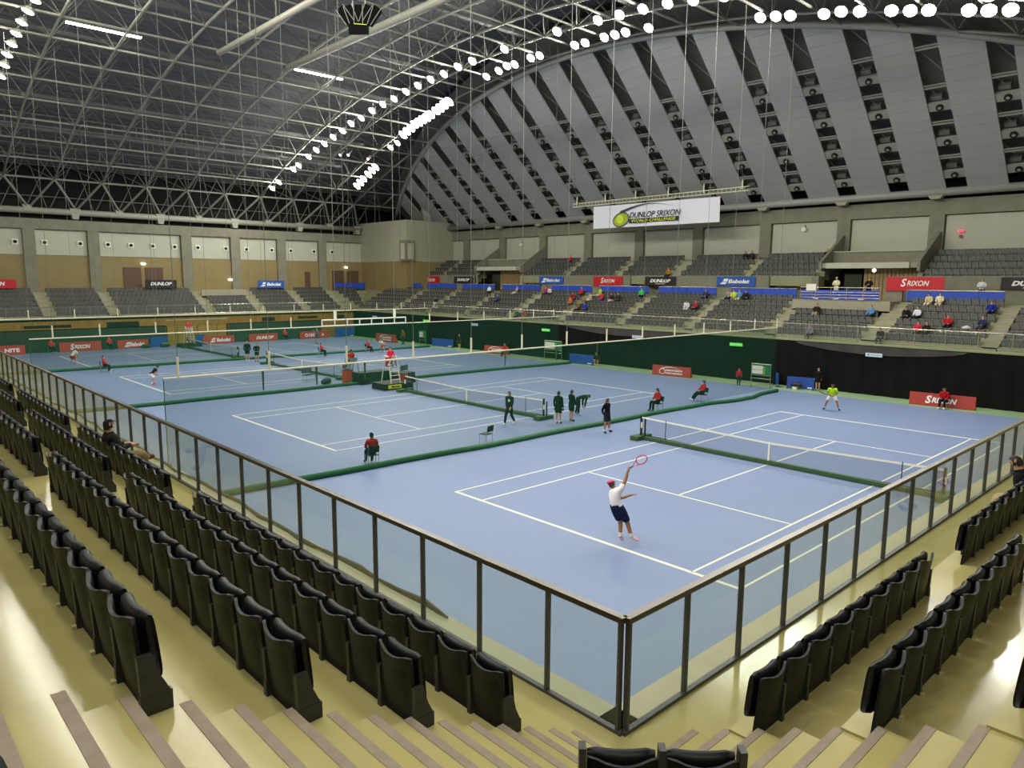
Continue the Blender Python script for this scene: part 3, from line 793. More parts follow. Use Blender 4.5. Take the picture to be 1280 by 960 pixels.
# railings on the far ledges
def rail_thing(label, pts, z0, z1, mid=True, posts=1.77, glass=False):
    t = thing('ledge_railing', label, 'railing')
    (xa, ya), (xb, yb) = pts; L = math.hypot(xb - xa, yb - ya); n = max(1, round(L / posts))
    part('top_rail', t, SATIN, lambda b: b.tube((xa, ya, z1), (xb, yb, z1), .035, 6))
    if mid: part('lower_rail', t, SATIN, lambda b: b.tube((xa, ya, z0 + .12), (xb, yb, z0 + .12), .02, 5))
    for i in range(n + 1):
        q = i / n; x, y = xa + (xb - xa) * q, ya + (yb - ya) * q
        part('post', t, SATIN, lambda b: b.box(x - .02, x + .02, y - .02, y + .02, z0, z1))
    if glass:
        for i in range(n):
            x0, y0 = xa + (xb - xa) * i / n, ya + (yb - ya) * i / n; x1, y1 = xa + (xb - xa) * (i + 1) / n, ya + (yb - ya) * (i + 1) / n
            part('glass_pane', t, GLASS, lambda b: b.add([(x0, y0, z0 + .1), (x1, y1, z0 + .1), (x1, y1, z1 - .05), (x0, y0, z1 - .05)], [(0, 1, 2, 3)]))
rail_thing('long steel and glass railing along the front of the right stand', ((34.5, FY), (34.5, 74.5)), 3.36, 4.43, glass=True)
rail_thing('long steel and glass railing along the front of the left stand', ((-12, YW + .2), (34.3, YW + .2)), 3.3, 4.35, glass=True)
b = MB(); b.box(-12, 34.3, YW - .12, YW + .05, 3.2, 3.33); b.build('trim_2', COPING)['kind'] = 'structure'
b = MB(); b.box(34.2, 34.45, FY, YW, 3.25, 3.38); b.build('trim_3', mat('green_ledge', (138, 148, 112), .6))['kind'] = 'structure'
# blue sheets on the walkway rail
BS = [(-4, 3.0), (4.55, 10.55), (18.7, 24.5), (25.9, 31.95), (33.05, 39.05), (40.06, 45.63), (47.4, 53.4), (54.7, 60.57), (61.7, 67.7), (68.9, 76.3)]
for i, (a, c) in enumerate(BS):
    t = thing('blue_rail_sheet', 'blue sheet on the walkway rail, %s from the right' % nth(i), 'barrier', (41.0, a, 0), 0, 'blue sheets on the walkway rail')
    n = max(2, round((c - a) / 1.4)); w = (c - a) / n
    for q in range(n): boxpart('sheet_panel', t, BLUEP, -.02, .02, q * w, (q + 1) * w - .03, 6.1, 6.78)
    part('rail', t, SATIN, lambda b: [b.tube((0, 0, 6.81), (0, c - a, 6.81), .025, 5)] + [b.box(.03, .07, q * w - .02, q * w + .02, 5.95, 6.72) for q in range(n + 1)])
t = thing('blue_rail_sheet', 'slatted blue fence with rails in front of the gangway mouth', 'barrier', (39.0, 11.6, 0))
for q in range(5): boxpart('sheet_panel', t, BLUEP, -.02, .02, q * 1.16, q * 1.16 + 1.12, 6.06, 6.76)
part('rail', t, SATIN, lambda b: [b.tube((-.05, 0, z), (-.05, 5.8, z), .03, 5) for z in (6.2, 6.4, 6.6, 6.95)] + [b.box(-.07, -.03, q * 1.16 - .02, q * 1.16 + .02, 6.0, 6.95) for q in range(6)])
for q in (1.1, 2.9, 4.4): part('name_plate', t, TXTW, lambda b: b.box(-.05, -.02, q, q + .4, 6.1, 6.16))
t = thing('blue_rail_sheet', 'blue sheet along the back walkway of the left stand', 'barrier', (35.2, YB - .6, 0))
for q in range(4): boxpart('sheet_panel', t, BLUEP, q * 1.5, q * 1.5 + 1.45, -.02, .02, 5.9, 6.75)
b = MB(); b.box(0, .03, 0, .75, 0, .5); tag(b.build('paper_notice', WHITEP, None, (38.9, 16.2, 6.7)), 'small white paper notice on top of the blue gangway fence', 'notice')

# ================================================================ CURTAINS ON THE RIGHT WALL
seams = [FY, 1.8, 8.0, 13.0, 16.9, 22.0, 27.5, 33.0, 38.4, 44.5, 51, 58, 65, 74.3]
for i, (a, c) in enumerate(zip(seams, seams[1:])):
    def fn(u, v):
        y = a + (c - a) * u
        x = 34.12 - .05 * math.sin(y * 5.1 + i) * (.4 + .6 * (1 - v)) - .04 * math.sin(y * 11.3) * (1 - v)
        return (x, y, .02 + 3.22 * v)
    b = MB(); b.smooth = True; b.grid(fn, max(8, int((c - a) * 5)), 5)
    o = b.build('stage_curtain', BLKCUR); tag(o, 'black curtain over the right wall, %s length from the right' % nth(i), 'curtain', 'black curtains on the right wall')
for i, (a, c) in enumerate(((4.5, 15.2), (24, 37))):
    def fn(u, v):
        y = a + (c - a) * u; sag = .75 * math.sin(math.pi * u) ** .6
        return (34.0 - .04 * math.sin(y * 3.1) * (1 - v), y, 3.22 - sag * (1 - v) * .75)
    b = MB(); b.smooth = True; b.grid(fn, 40, 4)
    tag(b.build('curtain_flap', GREYCUR), 'faded grey folded top flap of the black curtain, %s one' % ('right' if i == 0 else 'left'), 'curtain')
# small signs on the curtain
for i, (y, m, lab) in enumerate(((19.75, GREENSIGN, 'green lit exit sign on the curtain above the board holder in red'), (39.6, GREENSIGN, 'small green lit exit sign on the curtain above the left scoreboard'), (9.85, WHITESIGN, 'white notice on the black curtain above the receiver'), (28.9, WHITESIGN, 'white notice on the dark curtain above the middle net line'), (50.0, WHITESIGN, 'pale blue notice on the green tinted curtain'), (69.1, WHITESIGN, 'small pale notice near the far corner'), (58.5, GREENSIGN, 'tiny green sign near the far corner'))):
    t = thing('wall_sign', lab, 'sign', (33.98, y, 2.55))
    part('sign_face', t, m, lambda b: b.box(-.05, .0, -.52, .52, 0, .24))
    part('pictogram', t, TXTW if m is GREENSIGN else mat('dim_print', (120, 140, 170), .6), lambda b: [b.box(-.06, -.05, .28, .4, .06, .18), b.box(-.06, -.05, -.42, .2, .1, .14)])

# ================================================================ BANNERS
def banner(name, label, y1, y0, z0, z1, m, txt, tm, x=43.42, shear=.0, sub=None, logo=False):
    t = thing(name, label, 'banner', (x, 0, 0))
    t.location = (0, 0, 0)
    boxpart('cloth', t, m, x - .02, x + .02, y0, y1, z0, z1)
    w, h = y1 - y0, z1 - z0
    lx = .12 * w
    if logo:
        part('logo', t, TXTW, lambda b: (b.add([(x - .03, y1 - .08 * w, z0 + .2 * h), (x - .03, y1 - .23 * w, z0 + .2 * h), (x - .03, y1 - .28 * w, z0 + .42 * h), (x - .03, y1 - .15 * w, z0 + .42 * h)], [(0, 1, 2, 3)]),
            b.add([(x - .03, y1 - .16 * w, z0 + .5 * h), (x - .03, y1 - .29 * w, z0 + .5 * h), (x - .03, y1 - .31 * w, z0 + .78 * h), (x - .03, y1 - .2 * w, z0 + .78 * h)], [(0, 1, 2, 3)])))
        text(txt, tm, t, (x - .02, y1 - .31 * w, z0 + .3 * h), (0, -1, 0), .55 * w, .42 * h, shear, .03)
    else:
        if txt == 'SRIXON':
            text('S', tm, t, (x - .02, y1 - .26 * w, z0 + .30 * h), (0, -1, 0), .10 * w, .58 * h, .25, .02)
            text('RIXON', tm, t, (x - .02, y1 - .37 * w, z0 + .36 * h), (0, -1, 0), .38 * w, .38 * h, .25, .012)
        else: text(txt, tm, t, (x - .02, y1 - .17 * w, z0 + .32 * h), (0, -1, 0), .66 * w, .4 * h, shear, .05)
    if sub: text(sub, tm, t, (x - .02, y1 - .35 * w, z0 + .12 * h), (0, -1, 0), .3 * w, .1 * h, .2, .01)
    return t
banner('wall_banner', 'big red SRIXON banner right of the gangway on the concrete wall', 12.0, 8.2, 6.76, 7.74, RED_BN, 'SRIXON', TXTW, 41.1)
banner('wall_banner', 'black DUNLOP banner at the right edge of the photo', 5.4, 1.7, 6.9, 7.76, BLK_BN, 'DUNLOP', TXTW, shear=.3, sub='INTERNATIONAL')
banner('wall_banner', 'blue Babolat banner left of the gangway', 27.35, 23.6, 6.92, 7.76, BLU_BN, 'Babolat', TXTW, logo=True, shear=.2)
banner('wall_banner', 'black DUNLOP banner in the middle of the right stand', 35.3, 31.7, 6.92, 7.74, BLK_BN, 'DUNLOP', TXTW, shear=.3, sub='INTERNATIONAL')
banner('wall_banner', 'red SRIXON banner in the middle of the right stand', 41.9, 38.1, 6.76, 7.73, RED_BN, 'SRIXON', TXTW)
banner('wall_banner', 'blue Babolat banner below the gangway in the middle of the right stand', 49.9, 46.2, 6.9, 7.72, BLU_BN, 'Babolat', TXTW, logo=True, shear=.2)
banner('wall_banner', 'small black DUNLOP banner near the far corner', 65.2, 61.5, 6.86, 7.7, BLK_BN, 'DUNLOP', TXTW, shear=.3)
banner('wall_banner', 'red SRIXON banner beside the corner block', 71.9, 68.3, 6.66, 7.7, RED_BN, 'SRIXON', TXTW)
def lbanner(label, x0, x1, z0, z1, m, parts_, y=80.2, logo=False):
    t = thing('wall_banner', label, 'banner')
    boxpart('cloth', t, m, x0, x1, y - .02, y + .02, z0, z1)
    if logo:
        w, h = x1 - x0, z1 - z0
        part('logo', t, TXTW, lambda b: (b.add([(x0 + .08 * w, y - .03, z0 + .2 * h), (x0 + .23 * w, y - .03, z0 + .2 * h), (x0 + .28 * w, y - .03, z0 + .42 * h), (x0 + .15 * w, y - .03, z0 + .42 * h)], [(0, 1, 2, 3)]),
            b.add([(x0 + .16 * w, y - .03, z0 + .5 * h), (x0 + .29 * w, y - .03, z0 + .5 * h), (x0 + .31 * w, y - .03, z0 + .78 * h), (x0 + .2 * w, y - .03, z0 + .78 * h)], [(0, 1, 2, 3)])))
    for s_, fx, fw, fz, fh, sh in parts_:
        text(s_, TXTW, t, (x0 + fx * (x1 - x0), y - .02, z0 + fz * (z1 - z0)), (1, 0, 0), fw * (x1 - x0), fh * (z1 - z0), sh, .04)
lbanner('red SRIXON banner at the left edge, top of the left stand', -5.0, -1.2, 6.15, 7.05, RED_BN, [('SRIXON', .25, .5, .3, .45, .2)])
lbanner('black DUNLOP banner above the left stand by the brown doors', 11.0, 14.4, 6.1, 7.05, BLK_BN, [('DUNLOP', .16, .68, .35, .4, .3)])
lbanner('blue Babolat banner above the left stand', 24.15, 27.6, 6.1, 7.03, BLU_BN, [('Babolat', .33, .55, .28, .45, .2)], logo=True)
# the large hanging banner
t = thing('hanging_banner', 'large white DUNLOP SRIXON WORLD CHALLENGE banner hung under a truss batten', 'banner')
XN = 43.0
def bz(y, v): return 12.55 + (y - 27.1) * .003 + 2.2 * v
def fn(u, v):
    y = 41.75 - 14.6 * u; return (XN + .05 * math.sin(u * 20) * (1 - v), y, bz(y, v))
b = MB(); b.grid(fn, 40, 4); b.build('cloth', WHT_BN, t)
text('DUNLOP SRIXON', TXTK, t, (XN - .08, 41.75 - 4.7, 13.42), (0, -1, 0), 5.9, .54, .25, .008)
boxpart('strapline_bar', t, TXTK, XN - .1, XN - .07, 41.75 - 10.4, 41.75 - 4.65, 12.92, 13.33)
text('WORLD CHALLENGE', TXTY, t, (XN - .1, 41.75 - 5.0, 12.99), (0, -1, 0), 5.1, .27, .25, .012)
part('ball_emblem', t, BALLG, lambda b: b.add([(XN - .09, 41.75 - 3.65 + .95 * math.cos(a) , 13.33 + .66 * math.sin(a) - .12 * math.cos(a)) for a in np.linspace(0, 2 * math.pi, 28, endpoint=False)], [tuple(range(28))]))
part('ball_rim', t, mat('rim_grey', (90, 96, 90), .6), lambda b: [b.tube((XN - .1, 41.75 - 3.65 + .95 * math.cos(a), 13.33 + .66 * math.sin(a) - .12 * math.cos(a)), (XN - .1, 41.75 - 3.65 + .95 * math.cos(a + .25), 13.33 + .66 * math.sin(a + .25) - .12 * math.cos(a + .25)), .06, 5) for a in np.arange(0, 6.28, .2244)])
part('ball_core', t, mat('core_lime', (206, 216, 70), .6), lambda b: b.tube((XN - .12, 41.75 - 3.55, 13.36), (XN - .1, 41.75 - 3.55, 13.36), .42, 20))
part('swoosh', t, mat('swoosh_grey', (84, 84, 92), .6), lambda b: b.path([(XN - .1, 41.75 - 3.6 - 6.2 * q, 14.05 + .62 * math.sin(math.pi * min(1, q * 1.05) * .85)) for q in np.linspace(0, 1, 16)], [max(.008, .14 * (1 - q) ** 1.5) for q in np.linspace(0, 1, 16)], 4))
t2 = thing('hanging_batten', 'pale lattice batten carrying the large white banner', 'truss')
def f(b):
    for z in (14.95, 15.28): b.tube((XN, 44.6, z), (XN, 24.4, z + .12), .045, 5)
    for q in range(46): b.tube((XN, 44.6 - .44 * q, 14.95), (XN, 44.6 - .44 * q, 15.4), .02, 4)
part('lattice', t2, SLEEVE, f)
for q in range(6): part('hook', t2, SLEEVE, lambda b: b.box(XN - .05, XN + .05, 44.0 - 3.8 * q, 44.1 - 3.8 * q, 15.2, 16.0))
part('suspension_wire', t2, WIRE, lambda b: [b.tube((XN - .1, 44.0 - 3.8 * q, 15.9), (XN - .9, 44.0 - 3.8 * q, 19.5), .015, 4) for q in range(6)])

# ================================================================ DIVIDER NETS
def divider(label, y, tops, xs, floorpath, mesh_m, x0=-8.1, x1=31.4, zt=4.27):
    t = thing('divider_net', label, 'net')
    part('top_pipe', t, SLEEVE, lambda b: b.tube((x0, y, zt), (x1, y, zt), .032, 8))
    part('net_mesh', t, mesh_m, lambda b: b.add([(x0, y, .15), (x1, y, .15), (x1, y, zt - .05), (x0, y, zt - .05)], [(0, 1, 2, 3)]))
    for x in xs:
        part('sleeve', t, SLEEVE, lambda b: b.tube((x, y, zt + .03), (x, y, zt + .66), .04, 8))
        part('wire', t, WIRE, lambda b: b.tube((x, y, zt + .6), (x, y, zv(y)), .012, 4))
    part('edge_cord', t, GRNBEAM, lambda b: b.tube((x0, y, .2), (x0, y, zt), .015, 4))
    part('padded_skirt', t, GRNPAD, lambda b: b.path([(q[0], q[1], .105) for q in floorpath], .12, 10), smooth=True)
    return t
def wob(pts, n=60):
    out = []
    for i in range(n + 1):
        q = i / n; x = pts[0][0] + (pts[-1][0] - pts[0][0]) * q
        for a, c in zip(pts, pts[1:]):
            if a[0] <= x <= c[0] + 1e-6: y = a[1] + (c[1] - a[1]) * (x - a[0]) / max(1e-6, c[0] - a[0]); break
        out.append((x, y + .05 * math.sin(x * .8), .13))
    return out
t = divider('green divider net with padded skirt behind the near court', 15.3, None, [-7.65 + 3.0 * k for k in range(14)], wob([(-8.3, 15.75), (-2.9, 15.75), (4.8, 15.35), (12, 15.25), (18.5, 15.1), (22.5, 15.0), (24.8, 14.35), (26.8, 14.3), (28.5, 14.75), (30.7, 14.72)]), NETG)
for x in (-4.9, -2.9, -.9, 6.3, 9.6, 12.6):
    part('tie_strap', t, GRNBEAM, lambda b: b.prism([(x - .035, 4.24), (x + .035, 4.24), (x + .015, 3.6), (x - .015, 3.6)], 'y', 15.26, 15.3))
t = divider('green divider net behind the second court', 35.5, None, [-7.05, -4.84, -1.99, .92, 3.56, 6.21, 17.27, 19.95, 22.64, 25.5, 28.2, 30.7], wob([(-8.3, 36.3), (2.8, 35.9), (22.4, 35.7), (32.4, 34.9)]), NETG2, zt=4.2)
divider('green divider net before the farthest court', 55.8, None, [-7.6 + 3.03 * k for k in range(14)], wob([(-8.3, 57.2), (0, 56.8), (11.3, 56.1), (32.2, 55.5)]), NETG2, x1=32.2, zt=4.23)
t = thing('lifting_rig', 'white ladder-like lifting frame hanging above the middle net', 'frame', (0, 35.5, 0))
def f(b):
    b.tube((8.4, 0, 4.22), (15.1, 0, 4.22), .05, 6); b.tube((8.4, 0, 4.62), (15.1, 0, 4.62), .05, 6)
    for q in range(8): b.tube((8.4 + .957 * q, 0, 4.2), (8.4 + .957 * q, 0, 4.64), .04, 5)
part('ladder', t, WHITEP, f)
for x in (9.4, 14.15):
    part('hanger_pipe', t, WHITEP, lambda b: b.tube((x, 0, 4.62), (x, 0, 5.25), .1, 8))
    part('wire', t, WIRE, lambda b: b.tube((x, 0, 5.2), (x, 0, 26.5), .02, 4))

# ================================================================ TENNIS NETS
def tennis_net(y0, label):
    """base beam type net across a court, origin at the near end"""
    x = L_ / 2; a, c = -.914, W_ + .914
    t = thing('tennis_net', label, 'net', (x, y0, 0))
    zt = lambda y: 1.07 - .156 * (1 - abs(y - W_ / 2) / (W_ / 2 + .914))
    def f(b): b.box(-.09, .09, a - .2, c + .2, .03, .17)
    part('base_beam', t, GRNBEAM, f)
    for yy in (a, c):
        part('base_foot', t, GRNBEAM, lambda b: (b.box(-.55, .55, yy - .22, yy + .22, .02, .2)))
        part('net_post', t, BLACK, lambda b: (b.box(-.04, .04, yy - .04, yy + .04, .15, 1.12), b.box(-.03, .03, yy - .25, yy - .2, .15, 1.0)))
        part('winch', t, WHITEP, lambda b: b.box(-.06, .06, yy - .09, yy - .02, .55, .8))
    n = 24
    def fn(u, v):
        y = a + (c - a) * u; return (0, y, .18 + (zt(y) - .22) * v)
    part('net_mesh', t, NETK, lambda b: b.grid(fn, n, 1))
    def fb(u, v):
        y = a + (c - a) * u; return (-.012, y, zt(y) - .075 * v)
    def fb2(u, v):
        y = a + (c - a) * u; return (.012, y, zt(y) - .075 * v)
    part('headband', t, WHITEP, lambda b: (b.grid(fb, n, 1), b.grid(fb2, n, 1)))
    part('centre_strap', t, WHITEP, lambda b: b.box(-.03, .03, W_ / 2 - .04, W_ / 2 + .04, .05, .92))
    part('bottom_cord', t, BLACK, lambda b: b.path([(.1, a + (c - a) * q, .2 - .08 * math.sin(q * math.pi)) for q in np.linspace(0, 1, 14)], .02, 4))
    for yy in (SG - .914 + .0, W_ - SG + .914): part('singles_stick', t, BLACK, lambda b: b.box(-.015, .0, yy - .015, yy + .015, 0, 1.07))
tennis_net(COURTS[0], 'tennis net on green beam across the nearest court')
tennis_net(COURTS[1], 'tennis net on green beam across the second court')
tennis_net(COURTS[2], 'tennis net on green beam across the third court')
tennis_net(COURTS[3], 'tennis net on green beam across the farthest court')

# ================================================================ PEOPLE
STAND = dict(pel=(0, 0, .95), wai=(0, .01, 1.10), che=(0, 0, 1.30), nec=(0, -.01, 1.47), h1=(0, .005, 1.555), h2=(0, .02, 1.635), h3=(0, .01, 1.705),
             nose=(0, .118, 1.60),
             shR=(.185, 0, 1.41), elR=(.235, -.02, 1.13), wrR=(.245, .05, .89), haR=(.24, .08, .82),
             shL=(-.185, 0, 1.41), elL=(-.235, -.02, 1.13), wrL=(-.245, .05, .89), haL=(-.24, .08, .82),
             hiR=(.09, 0, .90), knR=(.10, .02, .50), anR=(.10, -.02, .09), toR=(.12, .15, .04),
             hiL=(-.09, 0, .90), knL=(-.10, .02, .50), anL=(-.10, -.02, .09), toL=(-.12, .15, .04))
RAD = dict(pel=(.15, .115), wai=(.135, .10), che=(.155, .11), nec=(.056, .056), h1=(.066, .074), h2=(.078, .092), h3=(.058, .07), nose=(.014, .014),
           sh=(.066, .066), el=(.047, .047), wr=(.031, .034), ha=(.038, .022), hi=(.092, .095), kn=(.062, .062), an=(.042, .046), to=(.038, .03))
def mod(base, **k):
    d = dict(base); d.update(k); return d
def lean(base, dy, ang, dz=0):
    """rotate the upper body about the pelvis by ang (forward)"""
    d = dict(base); c, s_ = math.cos(ang), math.sin(ang); px, py, pz = base['pel']
    for k in ('wai', 'che', 'nec', 'h1', 'h2', 'h3', 'nose', 'shR', 'elR', 'wrR', 'haR', 'shL', 'elL', 'wrL', 'haL'):
        x, y, z = d[k]; y -= py; z -= pz; d[k] = (x, py + y * c + z * s_, pz - y * s_ + z * c)
    return d
def drop(base, dz):
    return {k: (v[0], v[1], v[2] - dz) for k, v in base.items()}
UP = ('pel', 'wai', 'che', 'nec', 'h1', 'h2', 'h3', 'nose', 'shR', 'elR', 'wrR', 'haR', 'shL', 'elL', 'wrL', 'haL', 'hiR', 'hiL')
def sitbase():
    d = dict(STAND)
    for k in UP: x, y, z = d[k]; d[k] = (x, y, z - .40)
    d.update(knR=(.12, .42, .53), anR=(.13, .43, .10), toR=(.15, .59, .05), knL=(-.12, .42, .53), anL=(-.13, .43, .10), toL=(-.15, .59, .05),
             hiR=(.09, .03, .53), hiL=(-.09, .03, .53), elR=(.24, .06, .76), wrR=(.14, .28, .67), haR=(.10, .36, .64), elL=(-.24, .06, .76), wrL=(-.14, .28, .67), haL=(-.10, .36, .64))
    return d
SIT = sitbase()
POSE = {
    'stand': STAND,
    'standapart': mod(STAND, anR=(.2, 0, .09), toR=(.25, .16, .04), anL=(-.2, 0, .09), toL=(-.25, .16, .04), knR=(.16, .03, .5), knL=(-.16, .03, .5), elR=(.26, -.1, 1.15), wrR=(.12, -.16, .98), haR=(.03, -.17, .95), elL=(-.26, -.1, 1.15), wrL=(-.12, -.16, .98), haL=(-.03, -.17, .95)),
    'handsfront': mod(STAND, elR=(.25, .04, 1.14), wrR=(.1, .2, .97), haR=(.02, .22, .95), elL=(-.25, .04, 1.14), wrL=(-.1, .2, .97), haL=(-.02, .22, .95)),
    'crossed': mod(STAND, elR=(.25, .06, 1.14), wrR=(.0, .2, 1.2), haR=(-.09, .2, 1.22), elL=(-.25, .06, 1.14), wrL=(.0, .23, 1.15), haL=(.09, .23, 1.17)),
    'walk': mod(STAND, knR=(.09, .2, .52), anR=(.09, .30, .12), toR=(.10, .46, .08), knL=(-.09, -.05, .50), anL=(-.09, -.33, .16), toL=(-.1, -.2, .04), elR=(.24, -.12, 1.14), wrR=(.24, -.08, .9), haR=(.24, -.05, .83), elL=(-.24, .1, 1.14), wrL=(-.22, .25, .95), haL=(-.22, .3, .9)),
    'ready': lean(mod(drop(STAND, .14), hiR=(.1, -.05, .78), hiL=(-.1, -.05, .78), pel=(0, -.05, .82), knR=(.27, .15, .46), anR=(.36, 0, .09), toR=(.43, .15, .04), knL=(-.27, .15, .46), anL=(-.36, 0, .09), toL=(-.43, .15, .04), elR=(.25, .08, 1.0), wrR=(.1, .32, .98), haR=(.03, .38, 1.0), elL=(-.25, .08, 1.0), wrL=(-.08, .32, 1.0), haL=(-.02, .39, 1.03)), 0, .35),
    'crouchready': lean(mod(drop(STAND, .22), pel=(0, -.12, .74), hiR=(.1, -.12, .72), hiL=(-.1, -.12, .72), knR=(.22, .12, .42), anR=(.30, -.1, .09), toR=(.33, .06, .04), knL=(-.22, .16, .44), anL=(-.34, .02, .09), toL=(-.38, .18, .04), elR=(.25, .1, .9), wrR=(.1, .34, .92), haR=(.03, .4, .95), elL=(-.25, .1, .9), wrL=(-.05, .36, .95), haL=(0, .43, .98)), 0, .6),
    'serve': dict(pel=(-.20, -.12, 1.02), wai=(-.27, -.14, 1.17), che=(-.30, -.12, 1.38), nec=(-.32, -.10, 1.55), h1=(-.39, -.08, 1.60), h2=(-.44, -.05, 1.65), h3=(-.47, -.05, 1.71), nose=(-.42, .06, 1.69),
                  shR=(-.15, -.12, 1.57), elR=(-.08, .0, 1.81), wrR=(-.06, .06, 2.03), haR=(-.05, .08, 2.10),
                  shL=(-.42, -.06, 1.40), elL=(-.22, .12, 1.22), wrL=(-.04, .20, 1.32), haL=(.03, .22, 1.35),
                  hiR=(-.11, -.12, .96), knR=(.0, .02, .56), anR=(.12, -.02, .20), toR=(.30, .03, .12),
                  hiL=(-.29, -.12, .96), knL=(-.17, -.02, .57), anL=(-.13, -.12, .20), toL=(-.10, -.02, .07)),
    'hit': mod(STAND, haR=(.3, .3, 1.45), wrR=(.3, .25, 1.42), elR=(.3, .08, 1.25), haL=(-.35, .2, 1.5), wrL=(-.33, .18, 1.45), elL=(-.3, .08, 1.28), anR=(.22, -.1, .09), toR=(.28, .06, .04), knR=(.18, .08, .5), anL=(-.25, .1, .09), toL=(-.3, .26, .04), knL=(-.2, .12, .5)),
    'bend': lean(mod(STAND, anR=(.18, -.05, .09), toR=(.22, .1, .04), anL=(-.18, -.05, .09), toL=(-.22, .1, .04), elR=(.2, .25, 1.3), wrR=(.15, .5, 1.25), haR=(.12, .57, 1.24), elL=(-.2, .25, 1.3), wrL=(-.15, .5, 1.25), haL=(-.12, .57, 1.24)), 0, 1.45),
    'sit': SIT,
    'sitlean': lean(mod(SIT, haR=(.10, .26, .66), wrR=(.13, .2, .66), haL=(-.1, .26, .66), wrL=(-.13, .2, .66)), 0, .28),
    'sitwide': mod(SIT, knR=(.26, .36, .53), anR=(.28, .36, .10), toR=(.34, .5, .05), knL=(-.26, .36, .53), anL=(-.28, .36, .10), toL=(-.34, .5, .05)),
    'sitcross': lean(mod(SIT, wrR=(.14, .26, .76), haR=(.10, .34, .75), wrL=(-.14, .26, .74), haL=(-.10, .34, .73), knR=(.08, .44, .60), anR=(-.14, .62, .42), toR=(-.17, .77, .44), knL=(-.09, .44, .53), anL=(-.10, .50, .10), toL=(-.12, .66, .05)), 0, -.16),
    'sitout': lean(mod(SIT, knR=(.12, .44, .50), anR=(.13, .66, .16), toR=(.14, .80, .17), knL=(-.12, .44, .50), anL=(-.13, .70, .14), toL=(-.14, .84, .16)), 0, -.12),
    'crouch': lean(mod(drop(STAND, .45), pel=(0, -.1, .48), hiR=(.1, -.1, .47), hiL=(-.1, -.1, .47), knR=(.2, .25, .5), anR=(.15, 0, .1), toR=(.18, .16, .04), knL=(-.15, .28, .4), anL=(-.13, .02, .1), toL=(-.15, .18, .04)), 0, .3),
}
for k in ('crouch',):
    for s_ in 'RL':
        pass
EDGES = [('pel', 'wai'), ('wai', 'che'), ('che', 'nec'), ('nec', 'h1'), ('h1', 'h2'), ('h2', 'h3')]
for s_ in 'RL':
    EDGES += [('che', 'sh' + s_), ('sh' + s_, 'el' + s_), ('el' + s_, 'wr' + s_), ('wr' + s_, 'ha' + s_), ('pel', 'hi' + s_), ('hi' + s_, 'kn' + s_), ('kn' + s_, 'an' + s_), ('an' + s_, 'to' + s_)]
LABEL = {('pel', 'wai'): 'pel', ('wai', 'che'): 'tor', ('che', 'nec'): 'tor', ('nec', 'h1'): 'neck', ('h1', 'h2'): 'head', ('h2', 'h3'): 'head'}
for s_ in 'RL':
    LABEL.update({('che', 'sh' + s_): 'tor', ('sh' + s_, 'el' + s_): 'uarm', ('el' + s_, 'wr' + s_): 'farm', ('wr' + s_, 'ha' + s_): 'hand', ('pel', 'hi' + s_): 'pel', ('hi' + s_, 'kn' + s_): 'thigh', ('kn' + s_, 'an' + s_): 'shin', ('an' + s_, 'to' + s_): 'foot'})
_tpl = {}
